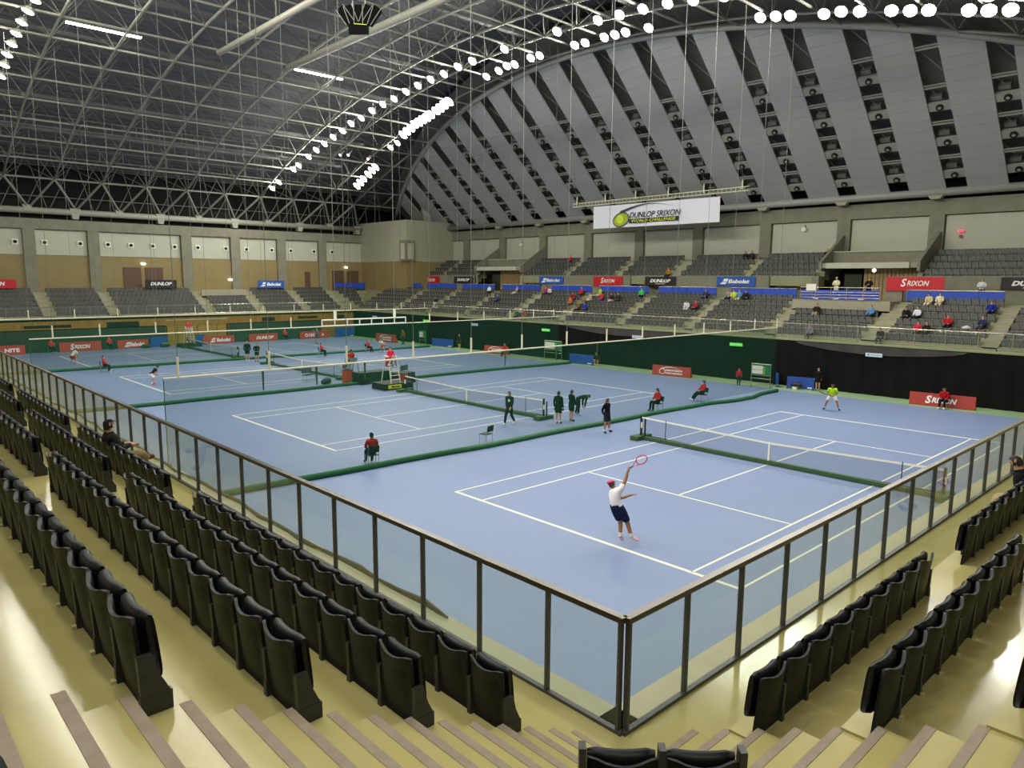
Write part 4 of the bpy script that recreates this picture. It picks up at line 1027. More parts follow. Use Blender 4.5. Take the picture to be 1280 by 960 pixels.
def template(pose, detail):
    key = (pose, detail)
    if key in _tpl: return _tpl[key]
    J = POSE[pose]; names = [k for k in STAND if k != 'nose']; V = [Vector(J[k]) for k in names]; idx = {k: i for i, k in enumerate(names)}
    rad = [RAD[k] if k in RAD else RAD[k[:2]] for k in names]
    ed = [(idx[a], idx[b_]) for a, b_ in EDGES]
    if detail:
        V.append(Vector(J['nose'])); rad.append(RAD['nose']); ed.append((idx['h2'], len(V) - 1))
        for s_, sg in (('R', 1), ('L', -1)):
            wv, hv = Vector(J['wr' + s_]), Vector(J['ha' + s_]); d = (hv - wv).normalized()
            side = d.cross(Vector((0, 0, 1)));
            if side.length < .2: side = d.cross(Vector((0, 1, 0)))
            side.normalize(); nrm = d.cross(side)
            for q, ln_ in ((-.03, .062), (-.01, .074), (.01, .070), (.03, .055)):
                a = hv + side * q + d * .02; m_ = a + d * ln_ * .55 + nrm * .008; e = m_ + d * ln_ * .4 + nrm * .028
                o = len(V); V += [a, m_, e]; rad += [(.0105, .0105), (.0095, .0095), (.008, .008)]; ed += [(idx['ha' + s_], o), (o, o + 1), (o + 1, o + 2)]
            a = wv + d * .025 + side * sg * .035 * 1; e = a + d * .045 + side * sg * .028 + nrm * .01
            o = len(V); V += [a, e]; rad += [(.013, .013), (.009, .009)]; ed += [(idx['ha' + s_], o), (o, o + 1)]
    me = bpy.data.meshes.new('t'); me.from_pydata([tuple(v) for v in V], ed, [])
    o = bpy.data.objects.new('t', me); COL.objects.link(o)
    md = o.modifiers.new('Skin', 'SKIN'); md.use_smooth_shade = True
    sv = me.skin_vertices[0].data
    for i, r_ in enumerate(rad): sv[i].radius = r_; sv[i].use_root = (i == 0)
    ss = o.modifiers.new('Sub', 'SUBSURF'); ss.levels = 2 if detail else 1; ss.render_levels = ss.levels
    dg = bpy.context.evaluated_depsgraph_get(); me2 = bpy.data.meshes.new_from_object(o.evaluated_get(dg))
    bpy.data.objects.remove(o)
    n = len(me2.vertices); co = np.zeros(n * 3); me2.vertices.foreach_get('co', co); co = co.reshape(-1, 3)
    no = np.zeros(n * 3); me2.vertices.foreach_get('normal', no); no = no.reshape(-1, 3)
    best = np.full(n, 1e9); lab = np.empty(n, object); tt = np.zeros(n)
    for (a, b_), L in LABEL.items():
        A, B_ = np.array(J[a]), np.array(J[b_]); d = B_ - A; q = np.clip(((co - A) @ d) / (d @ d), 0, 1)
        dist = np.linalg.norm(co - (A + q[:, None] * d), axis=1)
        ra = np.mean(RAD.get(a, RAD.get(a[:2]))); rb = np.mean(RAD.get(b_, RAD.get(b_[:2]))); dist = dist / (ra * (1 - q) + rb * q)
        w = dist < best; best[w] = dist[w]; lab[w] = L; tt[w] = q[w]
    faces = [tuple(p_.vertices) for p_ in me2.polygons]
    _tpl[key] = (me2, co, no, lab, tt, faces, J); return _tpl[key]
_shell = {}
def shell(pose, detail, kind):
    key = (pose, detail, kind)
    if key in _shell: return _shell[key]
    me2, co, no, lab, tt, faces, J = template(pose, detail)
    H = np.array(J['h2']); up = np.array(J['h3']) - np.array(J['h1']); up /= np.linalg.norm(up); fw = np.array(J['nose']) - H; fw -= up * (fw @ up); fw /= np.linalg.norm(fw)
    th = {'long_top': .014, 'short_top': .016, 'long_bottom': .016, 'short_bottom': .028, 'shoes': .010, 'socks': .004, 'hair': .016, 'cap': .026}[kind]
    def inside(i):
        L = lab[i]
        if kind == 'long_top': return L in ('tor', 'uarm', 'farm') or (L == 'neck' and tt[i] < .45) or (L == 'pel' and co[i][2] > J['pel'][2] - .02 and abs(co[i][1] - J['pel'][1]) < .3)
        if kind == 'short_top': return L == 'tor' or (L == 'uarm' and tt[i] < .62) or (L == 'pel' and co[i][2] > J['pel'][2] + .03)
        if kind == 'long_bottom': return L in ('pel', 'thigh', 'shin') and not (L == 'pel' and co[i][2] > J['wai'][2] + .02)
        if kind == 'short_bottom': return (L == 'pel' and co[i][2] < J['wai'][2] - .03) or (L == 'thigh' and tt[i] < .8)
        if kind == 'shoes': return L == 'foot'
        if kind == 'socks': return L == 'shin' and tt[i] > .72
        if kind in ('hair', 'cap'):
            if L not in ('head', 'neck'): return False
            d = co[i] - H; u_, f_ = d @ up, d @ fw
            return (u_ > .015 if f_ > .05 else u_ > -.10 + .5 * max(f_, -.02)) if kind == 'hair' else u_ > .02 + .1 * f_
    keep = [f_ for f_ in faces if all(inside(i) for i in f_)]
    used = sorted({i for f_ in keep for i in f_}); mp = {i: k for k, i in enumerate(used)}
    v = [tuple(co[i] + no[i] * th) for i in used]
    b = MB(); b.smooth = True; b.v = v; b.f = [tuple(mp[i] for i in f_) for f_ in keep]; b.mi = [0] * len(keep)
    if kind == 'cap':
        o = H + up * .03 + fw * .085; sd = np.cross(up, fw); vs = []
        for a in np.linspace(-1, 1, 7): vs += [tuple(o + sd * .07 * a - fw * .02 * abs(a)), tuple(o + sd * .06 * a + fw * (.085 * (1 - .6 * a * a)) - up * .012)]
        k = len(b.v); b.v += vs
        for i in range(6): b.f.append((k + 2 * i, k + 2 * i + 1, k + 2 * i + 3, k + 2 * i + 2)); b.mi.append(0)
    me = b.mesh(kind, WHITEP) if b.v else None
    _shell[key] = me; return me
SKIN_A = mat('skin_light', (196, 150, 118), .6); SKIN_B = mat('skin_tan', (160, 112, 76), .6)
def cloth(name, rgb): return mat('cloth_' + name, rgb, .9, var=.08, scale=8, spec=.12)
HAIR = mat('dark_hair', (24, 21, 20), .7)
_pc = {}
def with_mat(me, m, key):
    if (key, m.name) not in _pc:
        c = me.copy(); c.materials.clear(); c.materials.append(m); _pc[key, m.name] = c
    return _pc[key, m.name]
PART = dict(long_top='jacket', short_top='shirt', long_bottom='trousers', short_bottom='shorts', shoes='shoes', socks='socks', hair='hair', cap='cap')
def person(label, loc, face, pose, top, bottom, shoes=(230, 230, 230), sleeve='long', legs='long', head='hair', headc=None, scale=1.0, detail=False, skin=None, group=None, socks=None, wide=1.0):
    """face: world heading in degrees"""
    me = template(pose, detail)[0]
    t = thing('person', label, 'person', loc, math.radians(face - 90), group); t.scale = (scale * wide, scale * wide, scale)
    obj('body', with_mat(me, skin or SKIN_A, (pose, detail, 'b')), t)
    def add(kind, m):
        sm = shell(pose, detail, kind)
        if sm: return obj(PART[kind], with_mat(sm, m, (pose, detail, kind)), t)
    c = lambda q: cloth('%d_%d_%d' % q, q) if isinstance(q, tuple) else q
    add(sleeve + '_top', c(top)); add(legs + '_bottom', c(bottom)); add('shoes', c(shoes))
    if socks: add('socks', c(socks))
    add('hair', HAIR)
    if head == 'cap': add('cap', c(headc))
    if detail:
        J = POSE[pose]; H = Vector(J['h2']); n_ = (Vector(J['nose']) - H).normalized(); sd = n_.cross(Vector((0, 0, 1))).normalized()
        for q in (-1, 1): part('eye', t, BLACK, lambda b: b.tube(H + n_ * .080 + sd * q * .03 + Vector((0, 0, .015)), H + n_ * .090 + sd * q * .03 + Vector((0, 0, .015)), .009, 8))
        part('mouth', t, mat('lips', (150, 90, 80), .6), lambda b: b.tube(H + n_ * .088 - sd * .02 - Vector((0, 0, .055)), H + n_ * .088 + sd * .02 - Vector((0, 0, .055)), .005, 6))
        for q in (-1, 1): part('ear', t, skin or SKIN_A, lambda b: b.tube(H + sd * q * .078 + Vector((0, 0, -.02)), H + sd * q * .082 + Vector((0, 0, .03)), .016, 8))
    return t
# ---- chairs
def chair(label, loc, face, group=None, blur=False):
    """stacking chair, sitter faces +Y"""
    t = thing('stacking_chair', label, 'chair', loc, math.radians(face - 90), group)
    part('seat', t, BLACK, lambda b: b.box(-.22, .22, -.2, .22, .42, .45))
    part('backrest', t, BLACK, lambda b: b.obox((-.22, -.24, .56), (.44, 0, 0), (0, .03, 0), (0, -.05, .28)))
    for x in (-.22, .22):
        for y in (-.22, .22): part('leg', t, SATIN, lambda b: b.tube((x, y, 0), (x * .95, y * .9, .43), .012, 6))
        part('back_upright', t, SATIN, lambda b: b.tube((x, -.2, .43), (x, -.27, .84), .011, 6))
    return t
RED = (176, 30, 42); DKN = (28, 32, 40)
def line_judge(label, loc, face, pose='sit', red=RED, head='hair', cl=None, shoes=(220, 220, 220), detail=False):
    chair('black stacking chair under the %s' % cl, loc, face)
    return person(label, loc, face, pose, red, DKN, shoes, head=head, headc=(20, 20, 22), detail=detail)
# ---- on court
srv = person('tennis player serving, white shirt, navy shorts, pink cap and pink shoes', (.42, 3.78, .03), 15, 'serve', (246, 242, 246), (30, 42, 74), (242, 196, 208), 'short', 'short', 'cap', (240, 60, 108), 1.0, True, SKIN_B, socks=(240, 236, 236), wide=1.15)
def racket(label, a, d, nrm, col):
    t = thing('tennis_racket', label, 'racket', a); d = Vector(d).normalized(); s_ = d.cross(Vector(nrm)).normalized()
    part('grip', t, BLACK, lambda b: b.tube(d * -.05, d * .17, .016, 8))
    part('throat', t, col, lambda b: (b.tube(d * .17, d * .34 + s_ * .08, .01, 6), b.tube(d * .17, d * .34 - s_ * .08, .01, 6)))
    ring = [d * .50 + d * .17 * math.cos(a_) + s_ * .125 * math.sin(a_) for a_ in np.linspace(0, 2 * math.pi, 25)]
    part('frame', t, col, lambda b: b.path(ring, .016, 6))
    part('strings', t, WHITEP, lambda b: [b.tube(d * .34 + s_ * q, d * .66 + s_ * q, .0015, 3) for q in (-.06, -.03, 0, .03, .06)] + [b.tube(d * (.5 + q) - s_ * .1, d * (.5 + q) + s_ * .1, .0015, 3) for q in (-.1, -.05, 0, .05, .1)])
PINK = mat('racket_pink', (236, 70, 120), .4)
def wpos(t, J, k):
    q_ = Vector(J[k]); q_ = Vector((q_.x * t.scale[0], q_.y * t.scale[1], q_.z * t.scale[2])); v = Matrix.Rotation(t.rotation_euler[2], 4, 'Z') @ q_ + t.location; return tuple(v)
racket('pink tennis racket swung overhead by the serving player', wpos(srv, POSE['serve'], 'haR'), (.15, -.45, .42), (1, .6, .3), PINK)
rcv = person('tennis player waiting to return, lime shirt and white shorts', (26.45, 9.2, .02), 200, 'ready', (176, 226, 50), (236, 236, 240), (30, 60, 120), 'short', 'short', 'hair', None, 1.03, True, SKIN_B, socks=(240, 240, 240))
racket('dark tennis racket held by the player in lime shirt', wpos(rcv, POSE['ready'], 'haR'), (-.4, .8, .3), (0, 0, 1), BLACK)
line_judge('line judge in red jacket seated before the red SRIXON board', (32.1, 5.0, 0), 180, 'sitlean', cl='judge before the SRIXON board', detail=True)
person('ball boy in black standing beside the blue floor fence near the black curtain', (33.3, 13.1, 0), 185, 'stand', (26, 26, 28), (26, 26, 28), (40, 90, 160), 'long', 'short', 'hair', scale=.93)
person('official in red jacket standing beside the right scoreboard', (31.5, 18.0, 0), 215, 'stand', (186, 40, 46), (30, 50, 56), (30, 60, 70), scale=.72)
line_judge('line judge in red with legs stretched out near the bend of the padded strip', (23.5, 15.9, 0), 150, 'sitout', (180, 38, 50), 'cap', 'judge with stretched legs', (220, 220, 226), detail=True)
line_judge('line judge in red and dark cap seated beside the padded strip, hands on lap', (18.6, 15.75, 0), 165, 'sit', (178, 34, 46), 'cap', 'judge left of the stretched one', (50, 52, 58), detail=True)
person('ball boy in black kit standing alone in front of the padded strip', (11.75, 13.85, 0), 275, 'standapart', (22, 23, 28), (38, 38, 44), (34, 50, 92), 'long', 'short', 'hair', scale=1.0, detail=True, skin=SKIN_B, socks=(235, 235, 235))
GK = (26, 38, 34)
person('ball boy in dark green kit standing straight, left one beside the net end', (11.6, 16.95, 0), 15, 'stand', GK, GK, (30, 50, 60), 'long', 'short', 'hair', scale=1.0, detail=True, socks=(230, 230, 230))
person('ball boy in dark green kit with hands joined, right one beside the net end', (12.6, 16.95, 0), -15, 'handsfront', GK, GK, (40, 60, 72), 'long', 'short', 'hair', scale=.98, detail=True)
person('person in dark green clothes bending down to the floor behind the ball boys', (14.3, 18.0, 0), -25, 'bend', (30, 42, 34), (30, 36, 40), (210, 210, 200), scale=1.0, detail=True)
person('man in dark green tracksuit with white badge walking past the net', (9.5, 18.4, 0), 195, 'walk', (32, 44, 38), (34, 42, 44), (226, 222, 210), scale=1.02, detail=True)
b = MB(); b.box(-.05, .05, -.01, .01, 0, .12); tag(b.build('name_badge', WHITEP, None, (9.375, 18.30, 1.24), math.radians(105)), 'white name badge on the chest of the walking man', 'badge')
line_judge('line judge in red seen from behind on a black chair beside the padded strip', (-.15, 16.1, 0), 75, 'sit', (180, 36, 46), 'cap', 'judge seen from behind', DKN, detail=True)
chair('empty black stacking chair beside the padded strip, left of the walking man', (5.85, 16.05, 0), 100)
# court 3 and 4
person('tennis player in black shirt, white shorts and pink shoes crouching on the third court', (.5, 44.9, .02), -10, 'crouchready', (26, 28, 34), (234, 234, 240), (240, 70, 120), 'short', 'short', 'hair', scale=1.03, detail=True, socks=(240, 240, 240))
person('tennis player in white shirt and red shorts on the farthest court, left end', (-.7, 61.4, .02), 30, 'crouchready', (214, 214, 216), (170, 40, 52), (220, 220, 230), 'short', 'short', 'hair', scale=1.05)
person('tennis player in white shirt and red shorts bowing behind the umpire chair', (25.2, 54.0, .02), 190, 'crouchready', (226, 226, 232), (214, 60, 50), (220, 220, 220), 'short', 'short', 'hair', scale=1.05)
person('tennis player in teal shirt with raised arms before the left boards', (24.6, 66.4, .02), 185, 'hit', (50, 120, 150), (60, 84, 100), (120, 110, 120), 'short', 'short', 'hair', scale=1.08)
line_judge('line judge in red on the strip left of the umpire chairs', (18.6, 54.5, 0), -40, 'sitwide', (206, 44, 60), cl='judge left of the umpire chairs', shoes=(40, 50, 60))
line_judge('line judge in red on the strip between the umpires', (24.0, 54.9, 0), -50, 'sitwide', (204, 44, 56), cl='judge between the umpires', shoes=(40, 50, 60))
line_judge('line judge in red on the left end of the far strip', (-.1, 54.5, 0), -20, 'sitwide', (196, 34, 58), cl='judge at left end of far strip', shoes=(210, 210, 215))
line_judge('line judge in red against the green boards, right of the DUNLOP board', (24.4, 73.9, 0), -90, 'sit', (206, 44, 60), cl='judge right of the DUNLOP board', shoes=(60, 60, 60))
line_judge('line judge in red against the green boards, leftmost', (.2, 73.9, 0), -80, 'sit', (204, 44, 60), cl='leftmost judge at the green boards', shoes=(200, 200, 200))
line_judge('line judge in red between the SRIXON and Babolat boards', (5.3, 73.9, 0), -80, 'sit', (204, 44, 60), cl='judge between two boards', shoes=(60, 60, 60))
person('taller ball person in dark green standing behind the third court net', (11.6, 55.0, 0), 250, 'stand', GK, GK, (200, 200, 200), 'long', 'short', scale=1.06)
person('shorter ball person in dark green standing behind the third court net', (11.9, 53.7, 0), 235, 'handsfront', GK, GK, (40, 60, 90), 'long', 'short', scale=.98)
person('person in red jacket leaning on the slanting red board by the right curtain', (32.3, 43.3, 0), 160, 'sitlean', (196, 34, 48), (60, 50, 44), (60, 60, 60), scale=1.0)
person('ball boy in dark clothes standing by the curtain right of the blue fence', (33.2, 51.6, 0), 190, 'stand', (34, 44, 38), (40, 46, 40), (220, 220, 200), 'long', 'short', scale=.95)
person('person in brownish red jacket standing at the right end of the far court', (31.7, 59.8, 0), 200, 'stand', (140, 70, 52), (28, 44, 38), (30, 40, 40), scale=1.0)
person('ball person crouching by the curtain right of the blue floor fence', (33.0, 32.4, 0), 190, 'crouch', (44, 54, 38), (110, 96, 40), (200, 200, 190), 'long', 'short', scale=1.0)
def bench_box(name, label, loc, dims, m, ang=0, txt=None, tm=None):
    t = thing(name, label, 'box', loc, math.radians(ang)); a, c, h = dims
    part('body', t, m, lambda b: b.prism([(-a / 2, 0), (a / 2, 0), (a / 2 - .04, h), (-a / 2 + .04, h)], 'y', -c / 2, c / 2))
    part('lid', t, BLACK, lambda b: b.box(-a / 2 + .02, a / 2 - .02, -c / 2 - .01, c / 2 + .01, h, h + .03))
    if txt: text(txt, tm, t, (-a * .22, -c / 2 - .005, h * .3), (1, 0, 0), a * .42, h * .4, .2, .03)
# ---- umpire chairs
def umpire_chair(label, loc, face, col, parasol=False):
    t = thing('umpire_chair', label, 'chair', loc, math.radians(face - 90))
    for x in (-.32, .32):
        part('leg', t, col, lambda b: b.tube((x * 1.15, .62, 0), (x, .25, 1.55), .03, 6))
        part('leg', t, col, lambda b: b.tube((x * 1.15, -.55, 0), (x, -.25, 1.55), .03, 6))
        part('armrest', t, col, lambda b: (b.box(x - .03, x + .03, -.25, .28, 1.78, 1.82), b.box(x - .02, x + .02, .22, .26, 1.55, 1.8)))
    for q in range(5): part('rung', t, col, lambda b: b.tube((-.34, .58 - .075 * q, .25 + .27 * q), (.34, .58 - .075 * q, .25 + .27 * q), .022, 6))
    part('seat', t, col, lambda b: b.box(-.3, .3, -.28, .28, 1.55, 1.6))
    part('backrest', t, col, lambda b: b.box(-.3, .3, -.3, -.27, 1.62, 1.84))
    part('footrest', t, col, lambda b: b.box(-.28, .28, .3, .55, 1.12, 1.15))
    return t
def umpire(label, loc, face, red):
    return person(label, (loc[0], loc[1], 1.14), face, 'sit', red, (196, 190, 176), (60, 60, 60), scale=1.0, head='cap', headc=(40, 34, 34))
umpire_chair('white umpire chair on the black base beside the middle net', (12.0, 32.9, .42), -90, WHITEP)
person('umpire in pink-red jacket on the white chair beside the middle net', (12.0, 32.9, 1.52), -90, 'sit', (214, 40, 76), (120, 128, 120), (60, 60, 60), head='cap', headc=(60, 44, 40))
umpire_chair('grey umpire chair behind, turned to the third court', (11.2, 36.6, 0), 90, mat('chair_grey', (120, 128, 130), .5))
person('umpire in red jacket seen from behind on the grey chair', (11.2, 36.6, 1.12), 90, 'sit', (198, 36, 44), (70, 50, 50), (60, 60, 60), head='cap', headc=(30, 30, 32))
bench_box('umpire_platform', 'dark green box under the umpire chair by the gate', (12.7, 72.4, 0), (2.2, 1.6, .3), mat('dark_green_bench', (24, 42, 37), .6))
umpire_chair('white umpire chair by the left wall gate', (12.7, 72.4, .3), -90, WHITEP)
person('umpire in red jacket on the chair by the left wall gate', (12.7, 72.4, 1.42), -90, 'sit', (214, 44, 60), (190, 180, 170), (80, 80, 80))
# score number hanging below the umpire
t = thing('score_board_number', 'red panel with white number 2 under the umpire in pink', 'sign', (11.7, 32.55, 1.55))
part('panel', t, mat('number_red', (150, 40, 52), .6), lambda b: b.box(-.34, .22, -.02, .0, 0, .62))
text('2', TXTW, t, (-.2, -.02, .08), (1, 0, 0), .3, .45, 0, .02)
bench_box('umpire_platform', 'black box base with yellow print under the white umpire chair', (12.15, 32.9, 0), (2.3, 1.6, .40), BLACK, 0)
t = thing('logo_plate', 'yellow Babolat plate on the black umpire base', 'sign', (11.95, 32.08, .1))
part('plate', t, TXTY, lambda b: b.box(-.7, .35, -.012, 0, .02, .26))
text('Babolat', TXTK, t, (-.45, -.012, .08), (1, 0, 0), .7, .14, .2, .02)
bench_box('player_bench', 'dark green player bench behind the umpire chair, left', (12.6, 36.2, 0), (2.6, 1.1, .78), mat('dark_green_bench', (24, 42, 37), .6), 0)
bench_box('player_bench', 'dark green player bench behind the umpire chair, right', (14.2, 34.7, 0), (1.6, 1.0, .72), mat('dark_green_bench', (24, 42, 37), .6), 0)
bench_box('cool_box', 'small black cool box beside the left red barrel', (11.6, 35.7, 0), (.7, .5, .42), BLACK, 0)
def barrel(label, loc, r, h):
    t = thing('barrel', label, 'barrel', loc)
    part('body', t, REDCAN, lambda b: b.tube((0, 0, 0), (0, 0, h), r * .92, 20, r2=r), smooth=False)
    part('rim', t, BLACK, lambda b: b.tube((0, 0, h), (0, 0, h + .03), r * 1.02, 20))
    part('base_ring', t, mat('barrel_dark', (120, 40, 34), .6), lambda b: b.tube((0, 0, .0), (0, 0, .05), r, 20))
barrel('tall red barrel left of the umpire chairs', (10.75, 36.45, 0), .36, 1.02)
barrel('shorter red barrel right of the umpire chair', (13.35, 33.35, 0), .32, .85)
def small_bench(label, loc, ang):
    t = thing('folding_seat', label, 'chair', loc, math.radians(ang))
    part('seat', t, BLACK, lambda b: b.box(-.55, .55, -.2, .2, .42, .46))
    part('backrest', t, mat('grey_mesh_back', (92, 96, 100), .6), lambda b: b.box(-.55, .55, .2, .23, .55, .95))
    for x in (-.5, .5):
        for y in (-.18, .18): part('leg', t, SATIN, lambda b: b.tube((x, y, 0), (x, y, .42), .015, 5))
small_bench('grey backed bench left of the umpire group', (9.7, 40.0, 0), 25)
small_bench('grey backed bench right of the umpire group', (15.9, 36.6, 0), 25)
t = thing('sports_bag', 'dark green sports bag on the floor beside the grey bench', 'bag', (9.75, 37.6, 0), .5)
part('bag_body', t, mat('bag_green', (44, 58, 50), .8), lambda b: b.path([(-.55, 0, .17), (-.4, 0, .2), (0, 0, .21), (.4, 0, .2), (.55, 0, .16)], [.08, .18, .2, .18, .08], 10), smooth=True)
part('handle', t, BLACK, lambda b: b.path([(-.15, 0, .38), (-.08, 0, .46), (.08, 0, .46), (.15, 0, .38)], .015, 5))
for i, (x, y) in enumerate(((8.6, 73.2), (10.4, 73.0))):
    t = thing('sports_bag', ['dark sports bag by the gate, left one', 'dark sports bag by the gate with green towel, right one'][i], 'bag', (x, y, 0))
    part('bag_body', t, mat('bag_green', (44, 58, 50), .8), lambda b: b.path([(-.5, 0, .17), (-.3, 0, .22), (.3, 0, .22), (.5, 0, .16)], [.08, .2, .2, .08], 10), smooth=True)
    if i: part('towel', t, mat('towel_lime', (140, 170, 70), .8), lambda b: b.box(-.3, .3, -.15, .15, .40, .46))

# ================================================================ BOARDS ROUND THE COURTS
def aboard(label, p0, p1, h, txts, m=RED_BD, logo=None):
    """wedge-shaped board; p0 is the reader's left end"""
    a, c = Vector((*p0, 0)), Vector((*p1, 0)); L = (c - a).length; ang = math.atan2(c.y - a.y, c.x - a.x)
    t = thing('advertising_board', label, 'board', tuple(a), ang)
    part('panel', t, m, lambda b: b.prism([(0, 0), (.42, 0), (.10, h), (.06, h)], 'x', 0, L))
    part('foot_strip', t, mat('board_dark', (110, 54, 46), .7), lambda b: b.box(.0, L, .0, .44, 0, .03))
    sl = Vector((0, .06, h)).normalized()
    for s_, fx, fw, fz, fh, sh in txts:
        text(s_, TXTW, t, (fx * L, .06 * fz, fz * h), (1, 0, 0), fw * L, fh * h, sh, .04, ydir=tuple(sl), push=.012)
    if logo == 'ball':
        part('ball_logo', t, TXTW, lambda b: b.path([(L * .27 + .24 * math.cos(q), .0 + .02, h * .42 + .2 * math.sin(q)) for q in np.linspace(0, 2 * math.pi, 20)], .03, 4))
        part('swoosh', t, TXTW, lambda b: b.path([(L * .24 + L * .5 * q, .03, h * (.68 + .2 * math.sin(math.pi * q))) for q in np.linspace(0, 1, 12)], [.03 * (1 - q) + .006 for q in np.linspace(0, 1, 12)], 4))
    if logo == 'bars':
        part('bar_logo', t, TXTW, lambda b: (b.obox((L * .2, .02, h * .2), (L * .14, 0, 0), (L * .06, 0, h * .22), (0, -.02, 0)), b.obox((L * .26, .04, h * .5), (L * .1, 0, 0), (L * .05, 0, h * .24), (0, -.02, 0))))
    return t
SR = [('S', .25, .1, .2, .62, .25), ('RIXON', .35, .38, .28, .42, .25)]
aboard('red SRIXON floor board behind the seated judge at right', (32.35, 7.0), (32.7, 3.55), .78, SR)
aboard('red board with ball logo DUNLOP SRIXON before the dark curtain', (31.9, 25.8), (32.2, 22.5), .78, [('DUNLOP SRIXON', .36, .44, .46, .2, .2), ('WORLD CHALLENGE', .36, .44, .2, .16, .2)], logo='ball')
aboard('red board with ball logo by the far curtain where a person in red leans', (32.75, 47.1), (33.3, 44.2), .78, [('DUNLOP SRIXON', .36, .44, .46, .2, .2), ('WORLD CHALLENGE', .36, .44, .2, .16, .2)], logo='ball')
aboard('brownish board with ball logo at the end of the farthest court', (32.1, 66.1), (32.1, 62.0), .95, [('DUNLOP SRIXON', .36, .44, .46, .2, .2), ('WORLD CHALLENGE', .36, .44, .2, .16, .2)], logo='ball')
Yb = 73.75
aboard('red SRIXON board along the left wall', (.85, Yb), (4.55, Yb), .95, SR)
aboard('red Babolat board along the left wall, left of the gate', (6.05, Yb), (9.0, Yb), .9, [('Babolat', .38, .5, .25, .45, .2)], logo='bars')
aboard('red Babolat board along the left wall, right of the gate', (14.7, Yb), (18.2, Yb), .9, [('Babolat', .42, .46, .25, .45, .2)], logo='bars')
aboard('red DUNLOP board along the left wall', (19.95, Yb), (23.4, Yb), .9, [('DUNLOP', .24, .62, .28, .4, .3)])
aboard('red board with white print behind the player in teal', (26.3, Yb), (30.1, Yb), .9, [('O', .17, .10, .26, .46, 0), ('CEC', .29, .26, .3, .38, .1), ('A', .76, .08, .3, .38, .1)])
aboard('red board with letters NITE cut by the left edge', (-5.6, Yb), (-2.0, Yb), .9, [('NITE', .55, .33, .28, .4, 0)])
# blue floor fences
def bluefence(label, p0, p1, h=.78):
    a, c = Vector((*p0, 0)), Vector((*p1, 0)); L = (c - a).length; ang = math.atan2(c.y - a.y, c.x - a.x)
    t = thing('floor_fence', label, 'barrier', tuple(a), ang)
    part('panel', t, BLUEF, lambda b: b.box(0, L, 0, .03, .04, h))
    part('top_tube', t, BLUEF, lambda b: b.tube((0, .015, h), (L, .015, h), .02, 6))
    part('maker_mark', t, TXTW, lambda b: b.box(L * .76, L * .92, -.006, 0, .1, .17))
    for x in (.05, L - .05): part('foot', t, BLACK, lambda b: b.box(x - .03, x + .03, -.2, .25, 0, .04))
    return t
bluefence('blue floor fence with bag beside the ball boy in black', (32.9, 15.1), (33.3, 13.35), .82)
bluefence('narrow blue fence panel standing edge-on at the end of the padded strip', (34.0, 16.5), (32.9, 15.75), .9)
bluefence('blue floor fence beside the left scoreboard', (32.6, 35.3), (32.9, 32.75), .85)
bluefence('blue floor fence by the far curtain', (33.4, 56.7), (33.7, 53.3), .85)
bluefence('blue floor fence at the wall left of the gate', (9.3, 73.9), (11.0, 73.9), 1.05)
bluefence('blue floor fence at the wall right of the gate', (13.9, 73.7), (15.0, 73.9), 1.1)
bluefence('blue floor fence in the far corner', (31.0, 73.6), (33.8, 73.6), 1.15)
t = thing('sports_bag', 'black bag and white towel before the right blue fence', 'bag', (32.8, 14.35, 0), 1.6)
part('bag_body', t, BLACK, lambda b: b.path([(-.4, 0, .3), (-.2, 0, .34), (.25, 0, .33), (.4, 0, .3)], [.06, .14, .14, .06], 8), smooth=True)
part('towel', t, WHITEP, lambda b: b.box(-.05, .25, -.16, .1, .0, .18))
def scoreboard(label, x, y0, y1, h=1.65):
    t = thing('scoreboard', label, 'scoreboard', (x, y0, 0)); w = y1 - y0
    for y in (0, w): part('post', t, SATIN, lambda b: (b.tube((0, y, 0), (0, y, h), .025, 6), b.box(-.3, .3, y - .02, y + .02, 0, .03)))
    part('frame', t, SATIN, lambda b: [b.tube((0, 0, z), (0, w, z), .025, 6) for z in (h, h * .52, h * .38)])
    part('board', t, mat('score_green', (24, 116, 74), .6), lambda b: b.box(-.02, .02, .02, w - .02, h * .53, h - .02))
    for z in (h * .76, h * .58): part('score_sheet', t, WHITEP, lambda b: b.box(-.04, -.02, w * .4, w * .96, z, z + h * .16))
    part('number_cards', t, TXTY, lambda b: [b.box(-.04, -.02, w * .3, w * .36, h * q, h * (q + .04)) for q in (.58, .66, .74, .84)])
scoreboard('green scoreboard with white sheets beside the official in red', 31.75, 15.75, 17.2)
scoreboard('green scoreboard with white sheets left of the blue fence, middle of the right side', 33.4, 37.0, 39.2, 1.75)
scoreboard('small scoreboard at the end of the far padded strip', 33.0, 57.3, 58.5, 1.6)

